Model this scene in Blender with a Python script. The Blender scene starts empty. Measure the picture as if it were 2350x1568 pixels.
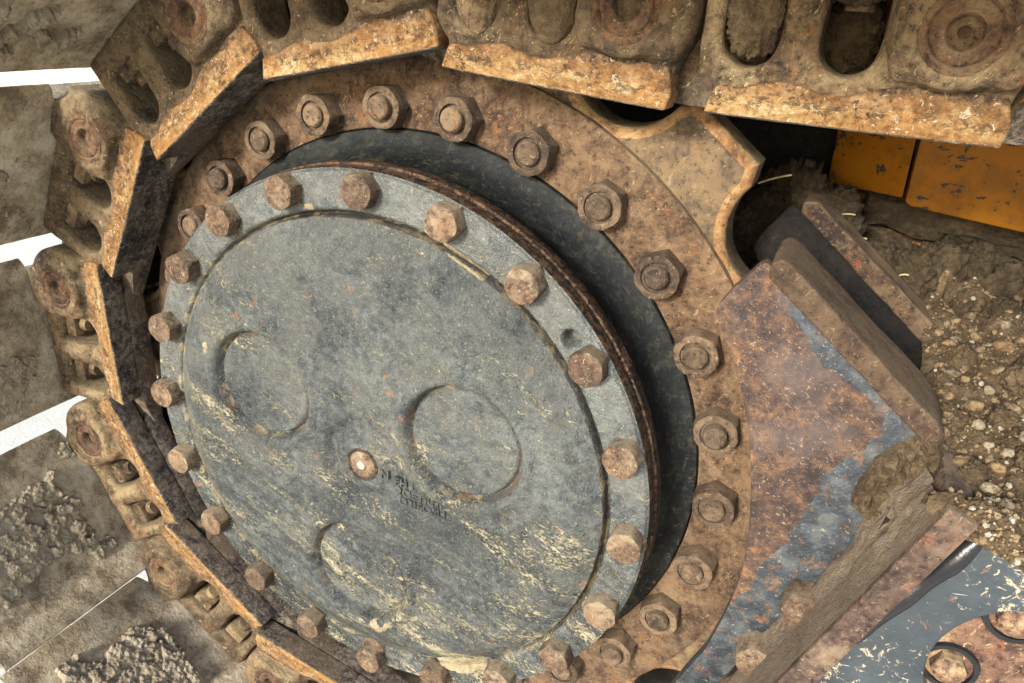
import bpy, bmesh, math, random
import numpy as np
from mathutils import Matrix, Vector
random.seed(7)
rng = np.random.default_rng(7)
S = 0.25                      # metres per modelling unit (bolt circle radius of the hub cover = 1)
sc = bpy.context.scene
COL = sc.collection

# ------------------------------------------------------------------ camera
cam_d = bpy.data.cameras.new('camera')
cam = bpy.data.objects.new('camera', cam_d)
COL.objects.link(cam)
cam_d.sensor_width = 36.0
cam_d.lens = 36.0 * 1730.0 / 2349.0
cam_d.clip_start = 0.01
cam_d.clip_end = 500
rt, up, bk = (0.90900281, 0.41577352, 0.02909059), (-0.19096809, 0.35343906, 0.91575762), (0.37046602, -0.83798163, 0.40067658)
cl = (1.443783561 * S, -1.948535965 * S, 1.532562191 * S)
cam.matrix_world = Matrix(((rt[0], up[0], bk[0], cl[0]), (rt[1], up[1], bk[1], cl[1]), (rt[2], up[2], bk[2], cl[2]), (0, 0, 0, 1)))
sc.camera = cam

# ------------------------------------------------------------------ sky, sun, exposure
SUN_EL, SUN_AZ = math.radians(22), math.radians(189)     # azimuth clockwise from +Y
w = bpy.data.worlds.new('World')
sc.world = w
w.use_nodes = True
wt = w.node_tree
sky = wt.nodes.new('ShaderNodeTexSky')
sky.sky_type = 'NISHITA'
sky.sun_disc = False
sky.sun_elevation = SUN_EL
sky.sun_rotation = SUN_AZ
bg = wt.nodes['Background']
bg.inputs['Strength'].default_value = 0.13
wt.links.new(sky.outputs[0], bg.inputs['Color'])
sun_d = bpy.data.lights.new('sun', 'SUN')
sun_d.energy = 2.6
sun_d.angle = math.radians(11)
sun_d.color = (1.0, 0.965, 0.91)
sun = bpy.data.objects.new('sun', sun_d)
COL.objects.link(sun)
to_sun = Vector((math.sin(SUN_AZ) * math.cos(SUN_EL), math.cos(SUN_AZ) * math.cos(SUN_EL), math.sin(SUN_EL)))
sun.rotation_euler = to_sun.to_track_quat('Z', 'Y').to_euler()
sun.location = to_sun * 5
sc.view_settings.view_transform = 'Standard'
sc.view_settings.look = 'None'
sc.view_settings.exposure = 1.5
sc.view_settings.gamma = 1.0


# ------------------------------------------------------------------ numpy noise
def _hash(ix, iy, iz):
    h = (ix * 374761393 + iy * 668265263 + iz * 2147483647 * 3 + 1013904223) & 0xFFFFFFFF
    h = ((h ^ (h >> 13)) * 1274126177) & 0xFFFFFFFF
    h = ((h ^ (h >> 16)) * 2246822519) & 0xFFFFFFFF
    return ((h ^ (h >> 15)) & 0xFFFF) / 65535.0


def vnoise(P):
    P = np.asarray(P, float)
    i = np.floor(P).astype(np.int64)
    f = P - i
    f = f * f * f * (f * (f * 6 - 15) + 10)
    out = 0
    for dx in (0, 1):
        for dy in (0, 1):
            for dz in (0, 1):
                wgt = (f[:, 0] if dx else 1 - f[:, 0]) * (f[:, 1] if dy else 1 - f[:, 1]) * (f[:, 2] if dz else 1 - f[:, 2])
                out = out + wgt * _hash(i[:, 0] + dx, i[:, 1] + dy, i[:, 2] + dz)
    return out * 2 - 1


def fbm(P, octaves=4, gain=0.5, lac=2.03):
    P = np.asarray(P, float)
    a, t, n = 1.0, 0, 0
    for k in range(octaves):
        t = t + a * vnoise(P + k * 17.3)
        n += a
        a *= gain
        P = P * lac
    return t / n


def cells(P, seed=0):
    """distance to the nearest and second nearest feature point, and the nearest cell's own random value"""
    P = np.asarray(P, float) + seed * 31.7
    i = np.floor(P).astype(np.int64)
    d1 = np.full(len(P), 9.0)
    d2 = np.full(len(P), 9.0)
    val = np.zeros(len(P))
    for dx in (-1, 0, 1):
        for dy in (-1, 0, 1):
            for dz in (-1, 0, 1):
                j = i + np.array([dx, dy, dz])
                q = np.stack([_hash(j[:, 0] + 11, j[:, 1], j[:, 2]), _hash(j[:, 0], j[:, 1] + 23, j[:, 2]), _hash(j[:, 0], j[:, 1], j[:, 2] + 37)], 1) + j
                d = np.linalg.norm(P - q, axis=1)
                closer = d < d1
                d2 = np.where(closer, d1, np.minimum(d2, d))
                val = np.where(closer, _hash(j[:, 0] + 5, j[:, 1] + 7, j[:, 2] + 9), val)
                d1 = np.where(closer, d, d1)
    return d1, d2, val


def sstep(a, b, x):
    t = np.clip((x - a) / (b - a), 0, 1)
    return t * t * (3 - 2 * t)


# ------------------------------------------------------------------ object helpers
def root(name, loc, label, cat, group=None, mat=None):
    o = bpy.data.objects.new(name, None)
    COL.objects.link(o)
    o.empty_display_size = 0.02
    if mat is not None:
        o.matrix_world = mat
    else:
        o.location = Vector(loc) * S
    o['label'] = label
    o['category'] = cat
    if group:
        o['group'] = group
    return o


def tag(o, label=None, cat=None, group=None, kind=None):
    for k, v in (('label', label), ('category', cat), ('group', group), ('kind', kind)):
        if v:
            o[k] = v
    return o


def make_mesh(name, verts, faces, mats, smooth=False, mat_idx=None):
    me = bpy.data.meshes.new(name)
    v = np.asarray(verts, float) * S
    me.from_pydata(v.tolist(), [], faces if isinstance(faces, list) else faces.tolist())
    for m in (mats if isinstance(mats, (list, tuple)) else [mats]):
        me.materials.append(m)
    if mat_idx is not None:
        me.polygons.foreach_set('material_index', np.asarray(mat_idx, np.int32))
    if smooth is True:
        me.polygons.foreach_set('use_smooth', np.ones(len(me.polygons), bool))
    elif smooth:
        me.polygons.foreach_set('use_smooth', np.ones(len(me.polygons), bool))
        me.set_sharp_from_angle(angle=math.radians(smooth))
    me.update()
    return me


def link_obj(name, me, parent=None, loc=(0, 0, 0), label=None):
    o = bpy.data.objects.new(name, me)
    COL.objects.link(o)
    if parent is not None:
        o.parent = parent
    o.location = Vector(loc) * S
    if label:
        o['label'] = label
    return o


def bm_mesh(name, bm, mats, smooth=False):
    """bmesh in units -> mesh in metres"""
    bmesh.ops.recalc_face_normals(bm, faces=bm.faces)
    for v in bm.verts:
        v.co *= S
    me = bpy.data.meshes.new(name)
    bm.to_mesh(me)
    bm.free()
    for m in (mats if isinstance(mats, (list, tuple)) else [mats]):
        me.materials.append(m)
    if smooth:
        me.polygons.foreach_set('use_smooth', np.ones(len(me.polygons), bool))
        if smooth is not True:
            me.set_sharp_from_angle(angle=math.radians(smooth))
    return me


def prism(bm, pts, y0, y1, bevel=0.0, seg=2):
    """polygon in (x, z) extruded from y0 to y1"""
    a = [bm.verts.new((x, y0, z)) for x, z in pts]
    b = [bm.verts.new((x, y1, z)) for x, z in pts]
    n = len(pts)
    fs = [bm.faces.new(a), bm.faces.new(b[::-1])]
    for i in range(n):
        fs.append(bm.faces.new((a[i], b[i], b[(i + 1) % n], a[(i + 1) % n])))
    bmesh.ops.recalc_face_normals(bm, faces=fs)
    if bevel:
        es = set(e for f in fs for e in f.edges)
        bmesh.ops.bevel(bm, geom=list(es), offset=bevel, segments=seg, affect='EDGES', profile=0.6, clamp_overlap=True)


def prism_z(bm, pts, z0, z1, bevel=0.0, seg=2):
    """polygon in (x, y) extruded from z0 to z1"""
    a = [bm.verts.new((x, y, z0)) for x, y in pts]
    b = [bm.verts.new((x, y, z1)) for x, y in pts]
    n = len(pts)
    fs = [bm.faces.new(a), bm.faces.new(b[::-1])]
    for i in range(n):
        fs.append(bm.faces.new((a[i], b[i], b[(i + 1) % n], a[(i + 1) % n])))
    bmesh.ops.recalc_face_normals(bm, faces=fs)
    if bevel:
        es = set(e for f in fs for e in f.edges)
        bmesh.ops.bevel(bm, geom=list(es), offset=bevel, segments=seg, affect='EDGES', profile=0.6, clamp_overlap=True)


def lathe(profile, n=64, cx=0, cz=0, close=False):
    """profile of (r, y) turned about the axle direction Y"""
    V, F = [], []
    m = len(profile)
    for i in range(n):
        a = 2 * math.pi * i / n
        for r, y in profile:
            V.append((cx + r * math.cos(a), y, cz + r * math.sin(a)))
    for i in range(n):
        j = (i + 1) % n
        for k in range(m - 1 if not close else m):
            k2 = (k + 1) % m
            F.append((i * m + k, j * m + k, j * m + k2, i * m + k2))
    return V, F


def solid2d(polys, y0, y1, bevel=0.01, res=2):
    """filled outlines (first outer, others holes) in (x, z) with rounded rims, as a mesh in units"""
    cu = bpy.data.curves.new('outline', 'CURVE')
    cu.dimensions = '2D'
    cu.fill_mode = 'BOTH'
    cu.extrude = (y1 - y0) / 2 - bevel
    cu.bevel_depth = bevel
    cu.bevel_resolution = res
    cu.offset = -bevel
    for p in polys:
        sp = cu.splines.new('POLY')
        sp.points.add(len(p) - 1)
        for q, (x, z) in zip(sp.points, p):
            q.co = (x, z, 0, 1)
        sp.use_cyclic_u = True
    ob = bpy.data.objects.new('outline', cu)
    COL.objects.link(ob)
    dg = bpy.context.evaluated_depsgraph_get()
    me = bpy.data.meshes.new_from_object(ob.evaluated_get(dg))
    bpy.data.objects.remove(ob)
    bpy.data.curves.remove(cu)
    ym = (y0 + y1) / 2
    co = np.empty(len(me.vertices) * 3)
    me.vertices.foreach_get('co', co)
    co = co.reshape(-1, 3)
    V = np.stack([co[:, 0], ym - co[:, 2], co[:, 1]], 1)
    F = [tuple(p.vertices) for p in me.polygons]
    bpy.data.meshes.remove(me)
    return V, F


def merge(parts):
    V, F, n = [], [], 0
    for v, f in parts:
        v = np.asarray(v, float)
        V.append(v)
        F += [tuple(int(i) + n for i in q) for q in f]
        n += len(v)
    return np.vstack(V), F


def grid_faces(nu, nv, wrap_u=False):
    i = np.arange(nu if wrap_u else nu - 1)
    j = np.arange(nv - 1)
    I, J = np.meshgrid(i, j, indexing='ij')
    I2 = (I + 1) % nu
    return np.stack([I * nv + J, I2 * nv + J, I2 * nv + J + 1, I * nv + J + 1], -1).reshape(-1, 4)


# ------------------------------------------------------------------ material helpers
class Mat:
    def __init__(self, name, vary=False, offset=(0, 0, 0)):
        self.m = bpy.data.materials.new(name)
        self.m.use_nodes = True
        self.t = self.m.node_tree
        self.b = self.t.nodes['Principled BSDF']
        tc = self.t.nodes.new('ShaderNodeTexCoord')
        mp = self.t.nodes.new('ShaderNodeMapping')
        mp.inputs['Scale'].default_value = (1 / S,) * 3
        mp.inputs['Location'].default_value = offset
        self.t.links.new(tc.outputs['Object'], mp.inputs['Vector'])
        self.co = mp.outputs[0]
        if vary:
            oi = self.t.nodes.new('ShaderNodeObjectInfo')
            ad = self.t.nodes.new('ShaderNodeVectorMath')
            ad.operation = 'MULTIPLY_ADD'
            self.t.links.new(oi.outputs['Random'], ad.inputs[0])
            ad.inputs[1].default_value = (41.0, 27.0, 63.0)
            self.t.links.new(self.co, ad.inputs[2])
            self.raw = self.co
            self.co = ad.outputs[0]
            self.rand = oi.outputs['Random']
        else:
            self.raw = self.co

    def L(self, a, b):
        if isinstance(a, (int, float)):
            b.default_value = a
        elif isinstance(a, (tuple, list)):
            b.default_value = tuple(a) + ((1.0,) if len(a) == 3 and len(b.default_value) == 4 else ())
        else:
            self.t.links.new(a, b)

    def scaled(self, s, rot=(0, 0, 0), vec=None):
        mp = self.t.nodes.new('ShaderNodeMapping')
        mp.inputs['Scale'].default_value = s
        mp.inputs['Rotation'].default_value = rot
        # scale after rotation: texture mapping
        mp.vector_type = 'TEXTURE'
        mp.inputs['Scale'].default_value = tuple(1 / k for k in s)
        self.t.links.new(vec or self.co, mp.inputs['Vector'])
        return mp.outputs[0]

    def noise(self, scale, detail=6, rough=0.6, dist=0.0, vec=None):
        n = self.t.nodes.new('ShaderNodeTexNoise')
        n.inputs['Scale'].default_value = scale
        n.inputs['Detail'].default_value = detail
        n.inputs['Roughness'].default_value = rough
        n.inputs['Distortion'].default_value = dist
        self.t.links.new(vec or self.co, n.inputs['Vector'])
        return n.outputs['Fac']

    def voro(self, scale, feature='F1', out='Distance', vec=None, rnd=1.0):
        n = self.t.nodes.new('ShaderNodeTexVoronoi')
        n.feature = feature
        n.inputs['Scale'].default_value = scale
        n.inputs['Randomness'].default_value = rnd
        self.t.links.new(vec or self.co, n.inputs['Vector'])
        return n.outputs[out]

    def step(self, x, a, b):
        n = self.t.nodes.new('ShaderNodeMapRange')
        n.interpolation_type = 'SMOOTHSTEP'
        n.inputs['From Min'].default_value = a
        n.inputs['From Max'].default_value = b
        self.L(x, n.inputs['Value'])
        return n.outputs[0]

    def math(self, op, a, b=0.0, c=0.0):
        n = self.t.nodes.new('ShaderNodeMath')
        n.operation = op
        self.L(a, n.inputs[0])
        self.L(b, n.inputs[1])
        self.L(c, n.inputs[2])
        return n.outputs[0]

    def mul(self, a, b):
        return self.math('MULTIPLY', a, b)

    def add(self, a, b):
        return self.math('ADD', a, b)

    def mix(self, f, a, b):
        n = self.t.nodes.new('ShaderNodeMix')
        n.data_type = 'RGBA'
        self.L(f, n.inputs[0])
        self.L(a, n.inputs[6])
        self.L(b, n.inputs[7])
        return n.outputs[2]

    def ramp(self, x, stops):
        n = self.t.nodes.new('ShaderNodeValToRGB')
        e = n.color_ramp.elements
        while len(e) < len(stops):
            e.new(0.5)
        for el, (p, c) in zip(e, stops):
            el.position = p
            el.color = tuple(c) + (1,)
        self.t.links.new(x, n.inputs[0])
        return n.outputs[0]

    def xyz(self, vec=None):
        n = self.t.nodes.new('ShaderNodeSeparateXYZ')
        self.t.links.new(vec or self.raw, n.inputs[0])
        return n.outputs

    def dot(self, d, vec=None):
        n = self.t.nodes.new('ShaderNodeVectorMath')
        n.operation = 'DOT_PRODUCT'
        self.t.links.new(vec or self.raw, n.inputs[0])
        n.inputs[1].default_value = d
        return n.outputs['Value']

    def normal_z(self):
        g = self.t.nodes.new('ShaderNodeNewGeometry')
        return self.xyz(g.outputs['Normal'])[2]

    def point(self):
        g = self.t.nodes.new('ShaderNodeNewGeometry')
        return g.outputs['Pointiness']

    def done(self, col, rough=0.7, bump=None, strength=0.4, dist=0.004, metal=0.0, spec=0.5):
        self.L(col, self.b.inputs['Base Color'])
        self.L(rough, self.b.inputs['Roughness'])
        self.L(metal, self.b.inputs['Metallic'])
        self.b.inputs['Specular IOR Level'].default_value = spec
        if bump is not None:
            n = self.t.nodes.new('ShaderNodeBump')
            n.inputs['Strength'].default_value = strength
            n.inputs['Distance'].default_value = dist
            self.t.links.new(bump, n.inputs['Height'])
            self.t.links.new(n.outputs[0], self.b.inputs['Normal'])
        return self.m


def srgb(r, g, b, k=1.0):
    f = lambda c: ((c / 255 + 0.055) / 1.055) ** 2.4 if c > 10 else c / 255 / 12.92
    return (f(r) * k, f(g) * k, f(b) * k)


K = 0.62      # photograph colour -> base colour


def c_(r, g, b):
    return srgb(r, g, b, K)


def mat_rust(name, lo, mid, hi, speck, dust, dust_amt=0.35, vary=True, scale=1.0, offset=(0, 0, 0), bump=0.5, rough=0.8, fleck=0.6):
    """brown pitted steel: layered rust tones, dark pits, small bright specks and settled dust"""
    M = Mat(name, vary, offset)
    a = M.noise(2.6 * scale, 9, 0.68, 0.4)
    b = M.noise(13 * scale, 9, 0.76, 0.2)
    c = M.noise(52 * scale, 6, 0.78)
    base = M.ramp(M.add(M.mul(a, 0.45), M.mul(b, 0.55)), [(0.42, lo), (0.5, mid), (0.58, hi)])
    base = M.mix(M.mul(M.step(c, 0.53, 0.64), 0.75), base, hi)
    base = M.mix(M.mul(M.step(c, 0.46, 0.37), 0.85), base, tuple(v * 0.5 for v in lo))
    sp = M.mul(M.step(M.noise(22 * scale, 7, 0.78, 0.8), 0.565, 0.62), M.step(M.noise(4.5 * scale, 4, 0.6), 0.46, 0.58))
    base = M.mix(M.mul(sp, 0.7), base, speck)
    du = M.mul(M.step(M.add(M.noise(6 * scale, 9, 0.78), M.mul(M.normal_z(), 0.14)), 0.5, 0.66), dust_amt * 1.6)
    base = M.mix(du, base, dust)
    if vary:
        base = M.mix(M.mul(M.step(M.rand, 0.1, 0.95), 0.42), base, lo)
    fl = M.step(M.noise(58 * scale, 4, 0.68, 1.8, M.scaled((1.0, 1.0, 0.5), (0, 0.6, 0))), 0.615, 0.65)
    base = M.mix(M.mul(fl, fleck), base, tuple(min(1, v * 1.35) for v in dust))
    h = M.add(M.mul(c, 0.8), M.add(M.mul(b, 1.0), M.mul(M.noise(150 * scale, 2), 0.25)))
    return M.done(base, rough, h, bump, 0.006 * S * 4, spec=0.35)


RUST_FLANGE = mat_rust('dusty_brown_steel', c_(76, 56, 42), c_(128, 100, 74), c_(162, 130, 96), c_(188, 114, 54), c_(180, 154, 118), 0.34, bump=0.75)
RUST_NUT = mat_rust('dark_rusty_nut', c_(58, 46, 37), c_(108, 88, 68), c_(146, 120, 92), c_(160, 102, 56), c_(170, 146, 114), 0.26, bump=0.5)
RUST_BOLT = mat_rust('red_rusty_bolt', c_(68, 51, 40), c_(116, 91, 69), c_(158, 130, 101), c_(182, 110, 58), c_(196, 176, 142), 0.40, scale=1.6, bump=0.45)
LINK_STEEL = mat_rust('earthy_cast_steel', c_(74, 61, 46), c_(132, 107, 76), c_(178, 148, 108), c_(186, 114, 58), c_(210, 184, 138), 0.45, bump=0.85, fleck=0.75)
BAR_RUST = mat_rust('dusty_bar_steel', c_(66, 50, 40), c_(110, 86, 66), c_(148, 120, 90), c_(176, 104, 64), c_(172, 146, 110), 0.42, bump=0.8)
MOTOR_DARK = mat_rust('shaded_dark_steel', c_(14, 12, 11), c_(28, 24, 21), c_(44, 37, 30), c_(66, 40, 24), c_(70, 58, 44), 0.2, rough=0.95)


def mat_shoe():
    M = Mat('dusty_track_shoe', True)
    a = M.noise(2.6, 8, 0.65, 0.5)
    b = M.noise(12, 8, 0.72)
    base = M.ramp(M.add(M.mul(a, 0.5), M.mul(b, 0.5)), [(0.41, c_(140, 120, 94)), (0.5, c_(206, 184, 150)), (0.59, c_(240, 222, 190))])
    sp = M.mul(M.step(M.noise(20, 5, 0.7, 0.6), 0.6, 0.68), M.step(M.noise(3.5, 4), 0.5, 0.62))
    base = M.mix(M.mul(sp, 0.8), base, c_(160, 96, 54))
    pit = M.step(M.noise(46, 6, 0.75), 0.44, 0.36)
    base = M.mix(M.mul(pit, 0.55), base, c_(66, 54, 44))
    base = M.mix(M.mul(M.step(M.noise(8, 8, 0.8), 0.58, 0.7), 0.5), base, c_(176, 160, 132))
    h = M.add(M.mul(b, 1.0), M.mul(M.noise(55, 6, 0.7), 0.8))
    return M.done(base, 0.88, h, 0.55, 0.008)


SHOE = mat_shoe()


def mat_rail_side():
    M = Mat('worn_orange_rail_flank', True)
    st = M.noise(7, 8, 0.76, 0.8, M.scaled((0.6, 1, 2.0)))
    f = M.noise(50, 6, 0.78, 0.3)
    big = M.noise(4.5, 6, 0.7, 0.5)
    z = M.xyz()[2]
    base = M.ramp(M.add(M.mul(st, 0.55), M.mul(f, 0.45)), [(0.40, c_(124, 88, 52)), (0.47, c_(170, 124, 72)), (0.54, c_(198, 160, 104)), (0.61, c_(230, 204, 156))])
    base = M.mix(M.mul(M.step(big, 0.50, 0.62), 0.6), base, c_(194, 134, 68))
    wob = M.mul(M.add(M.noise(10, 7, 0.78), -0.5), 0.09)
    zz_ = M.add(z, wob)
    band = M.mul(M.step(zz_, -0.215, -0.195), M.step(M.noise(34, 6, 0.8, 0.4, M.scaled((0.8, 1, 1.4))), 0.49, 0.54))
    base = M.mix(M.mul(band, 0.8), base, c_(82, 66, 48))
    ora = M.step(zz_, -0.19, -0.172)
    base = M.mix(M.mul(ora, 0.7), base, M.ramp(M.noise(16, 8, 0.8), [(0.41, c_(104, 72, 46)), (0.5, c_(166, 118, 70)), (0.59, c_(204, 166, 120))]))
    top2 = M.step(zz_, -0.152, -0.136)
    base = M.mix(M.mul(top2, 0.9), base, M.ramp(f, [(0.42, c_(60, 46, 36)), (0.5, c_(112, 88, 62)), (0.58, c_(152, 122, 90))]))
    dk = M.mul(M.step(f, 0.455, 0.40), M.step(M.noise(5, 5, 0.7), 0.46, 0.56))
    base = M.mix(M.mul(dk, 0.85), base, c_(66, 54, 42))
    wh = M.mul(M.step(M.noise(60, 4, 0.7, 1.0), 0.60, 0.64), 0.7)
    base = M.mix(wh, base, c_(240, 226, 196))
    h = M.add(M.mul(f, 0.9), st)
    return M.done(base, 0.75, h, 0.8, 0.006, spec=0.3)


RAIL_SIDE = mat_rail_side()


def mat_rail_run():
    M = Mat('dark_scabby_rail_face', True)
    a = M.noise(8, 8, 0.78, 0.4)
    b = M.noise(36, 7, 0.8, 0.6)
    base = M.ramp(M.add(M.mul(a, 0.45), M.mul(b, 0.55)), [(0.42, c_(34, 29, 26)), (0.5, c_(122, 106, 92)), (0.57, c_(196, 178, 154))])
    fl = M.mul(M.step(M.noise(48, 5, 0.75, 1.2), 0.55, 0.60), M.step(M.noise(7, 6, 0.7), 0.45, 0.58))
    base = M.mix(M.mul(fl, 0.9), base, c_(220, 208, 186))
    base = M.mix(M.mul(M.step(M.noise(3.5, 5), 0.5, 0.6), 0.6), base, c_(150, 126, 98))
    return M.done(base, 0.75, M.add(a, M.mul(b, 1.3)), 0.9, 0.008, spec=0.4)


RAIL_RUN = mat_rail_run()


def mat_cover():
    M = Mat('scuffed_slate_paint')
    x, y, z = M.xyz()
    a = M.noise(2.2, 6, 0.65, 0.3)
    b = M.noise(30, 6, 0.75)
    g = M.noise(110, 3, 0.7)
    base = M.ramp(M.add(M.mul(a, 0.45), M.mul(b, 0.55)), [(0.41, c_(48, 54, 56)), (0.5, c_(86, 92, 92)), (0.59, c_(130, 133, 127))])
    # film of pale dust thickest on the upper disc, wiped darker bands low down
    dustf = M.mul(M.step(M.add(M.noise(5, 8, 0.7), M.mul(z, 0.10)), 0.42, 0.62), 0.5)
    base = M.mix(dustf, base, c_(124, 123, 112))
    sv0 = M.scaled((0.5, 1, 2.8), (0, 0.36, 0))
    band = M.step(M.noise(6.5, 7, 0.72, 0.5, sv0), 0.48, 0.57)
    base = M.mix(M.mul(band, M.mul(M.step(z, 0.25, -0.45), 0.72)), base, c_(46, 50, 51))
    # cream mud flecks: fine curled smears, dense in drifts toward the lower part
    sv = M.scaled((0.9, 1, 2.0), (0, 0.30, 0))
    fine = M.noise(40, 6, 0.76, 1.8, sv)
    drift = M.add(M.noise(3.6, 7, 0.7, 0.5, M.scaled((0.6, 1, 2.2), (0, 0.42, 0))), M.mul(z, -0.085))
    fm = M.step(M.add(fine, M.mul(M.add(drift, -0.5), 0.85)), 0.585, 0.625)
    base = M.mix(M.mul(fm, 0.9), base, M.mix(M.noise(20), c_(226, 214, 174), c_(196, 180, 138)))
    fine2 = M.noise(85, 4, 0.7, 1.6, M.scaled((1.0, 1, 1.7), (0, 0.9, 0)))
    dots = M.step(fine2, 0.575, 0.615)
    base = M.mix(M.mul(dots, 0.7), base, c_(200, 194, 168))
    dk = M.step(fine2, 0.42, 0.385)
    base = M.mix(M.mul(dk, 0.75), base, c_(44, 46, 43))
    dsc = M.step(M.noise(34, 4, 0.7, 0.5, M.scaled((0.4, 1, 2.8), (0, -0.6, 0))), 0.64, 0.67)
    base = M.mix(M.mul(dsc, 0.65), base, c_(56, 58, 56))
    dsc2 = M.step(M.noise(52, 3, 0.65, 0.4, M.scaled((2.6, 1, 0.45), (0, -0.35, 0))), 0.65, 0.68)
    base = M.mix(M.mul(dsc2, 0.6), base, c_(66, 68, 64))
    ru = M.mul(M.step(M.noise(16, 5, 0.7, 0.6), 0.645, 0.67), M.step(M.noise(3.1, 3), 0.46, 0.58))
    base = M.mix(M.mul(ru, 0.75), base, c_(182, 122, 70))
    # mud line left in the seam between the rim and the raised disc, and rust round the sunk pads
    dx, dz = M.add(x, 0.01), M.add(z, 0.02)
    rd = M.math('SQRT', M.add(M.mul(dx, dx), M.mul(dz, dz)))
    seam = M.math('ABSOLUTE', M.add(rd, M.add(-0.926, M.mul(M.add(M.noise(9), -0.5), 0.03))))
    groove = M.mul(M.step(M.math('ABSOLUTE', M.add(rd, -0.926)), 0.014, 0.007), M.step(M.add(x, z), -0.3, 0.7))
    base = M.mix(M.mul(groove, 0.9), base, M.mix(M.step(M.noise(16, 6, 0.75), 0.5, 0.58), c_(46, 42, 36), c_(140, 122, 88)))
    sm = M.mul(M.step(seam, 0.022, 0.006), M.mul(M.step(M.noise(18, 7, 0.78), 0.5, 0.56), M.step(M.add(x, z), 0.9, -0.3)))
    base = M.mix(M.mul(sm, 0.85), base, c_(196, 178, 132))
    for px, pz in ((-0.4524, 0.2), (0.4086, 0.1775), (-0.0536, -0.534)):
        ax, az = M.add(x, -px), M.add(z, -pz)
        ra = M.math('SQRT', M.add(M.mul(ax, ax), M.mul(az, az)))
        ring = M.step(M.math('ABSOLUTE', M.add(ra, -0.214)), 0.016, 0.003)
        rr = M.mul(ring, M.step(M.noise(13, 6, 0.75), 0.52, 0.58))
        base = M.mix(M.mul(rr, 0.7), base, M.mix(M.step(M.noise(7, 3), 0.45, 0.55), c_(168, 112, 68), c_(206, 186, 140)))
    rough = M.add(0.29, M.add(M.mul(fm, 0.4), M.add(M.mul(dustf, 0.35), M.mul(M.add(b, -0.5), 0.3))))
    rimm = M.step(rd, 0.93, 0.94)
    rough = M.add(rough, M.mul(rimm, -0.2))
    h = M.add(M.mul(b, 0.8), M.add(M.mul(g, 0.5), M.add(M.mul(fm, 0.7), M.mul(dots, 0.3))))
    h = M.mul(h, M.add(1.0, M.mul(rimm, -0.6)))
    return M.done(base, rough, h, 0.75, 0.007)


COVER = mat_cover()


def mat_housing():
    M = Mat('dark_oily_housing')
    a = M.noise(4, 8, 0.7, 0.4)
    f = M.noise(40, 6, 0.75, 1.0)
    y = M.xyz()[1]
    base = M.ramp(M.add(M.mul(a, 0.6), M.mul(f, 0.4)), [(0.41, c_(10, 12, 12)), (0.5, c_(24, 27, 26)), (0.59, c_(50, 52, 46))])
    rim = M.step(M.add(y, M.mul(M.add(M.noise(10, 5), -0.5), 0.05)), -0.185, -0.215)
    base = M.mix(M.mul(rim, 0.9), base, M.ramp(f, [(0.42, c_(34, 25, 20)), (0.5, c_(72, 53, 41)), (0.58, c_(128, 96, 66))]))
    du = M.step(M.noise(9, 8, 0.75), 0.56, 0.7)
    base = M.mix(M.mul(du, 0.4), base, c_(104, 92, 70))
    strk = M.step(M.noise(30, 5, 0.72, 1.2, M.scaled((0.7, 1.6, 0.7))), 0.57, 0.62)
    base = M.mix(M.mul(strk, 0.18), base, c_(120, 112, 90))
    z = M.xyz()[2]
    base = M.mix(M.mul(M.step(M.add(f, M.mul(z, -0.12)), 0.6, 0.72), 0.6), base, c_(150, 132, 98))
    return M.done(base, M.add(0.62, M.mul(rim, 0.2)), M.add(a, f), 0.35, 0.004, spec=0.25)


HOUSING = mat_housing()

TF = (1.6, 0.1, -0.3)     # base point of the track frame
CR_N, CR_C = (-0.92814074, 0.37222945), -1.48956737


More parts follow.
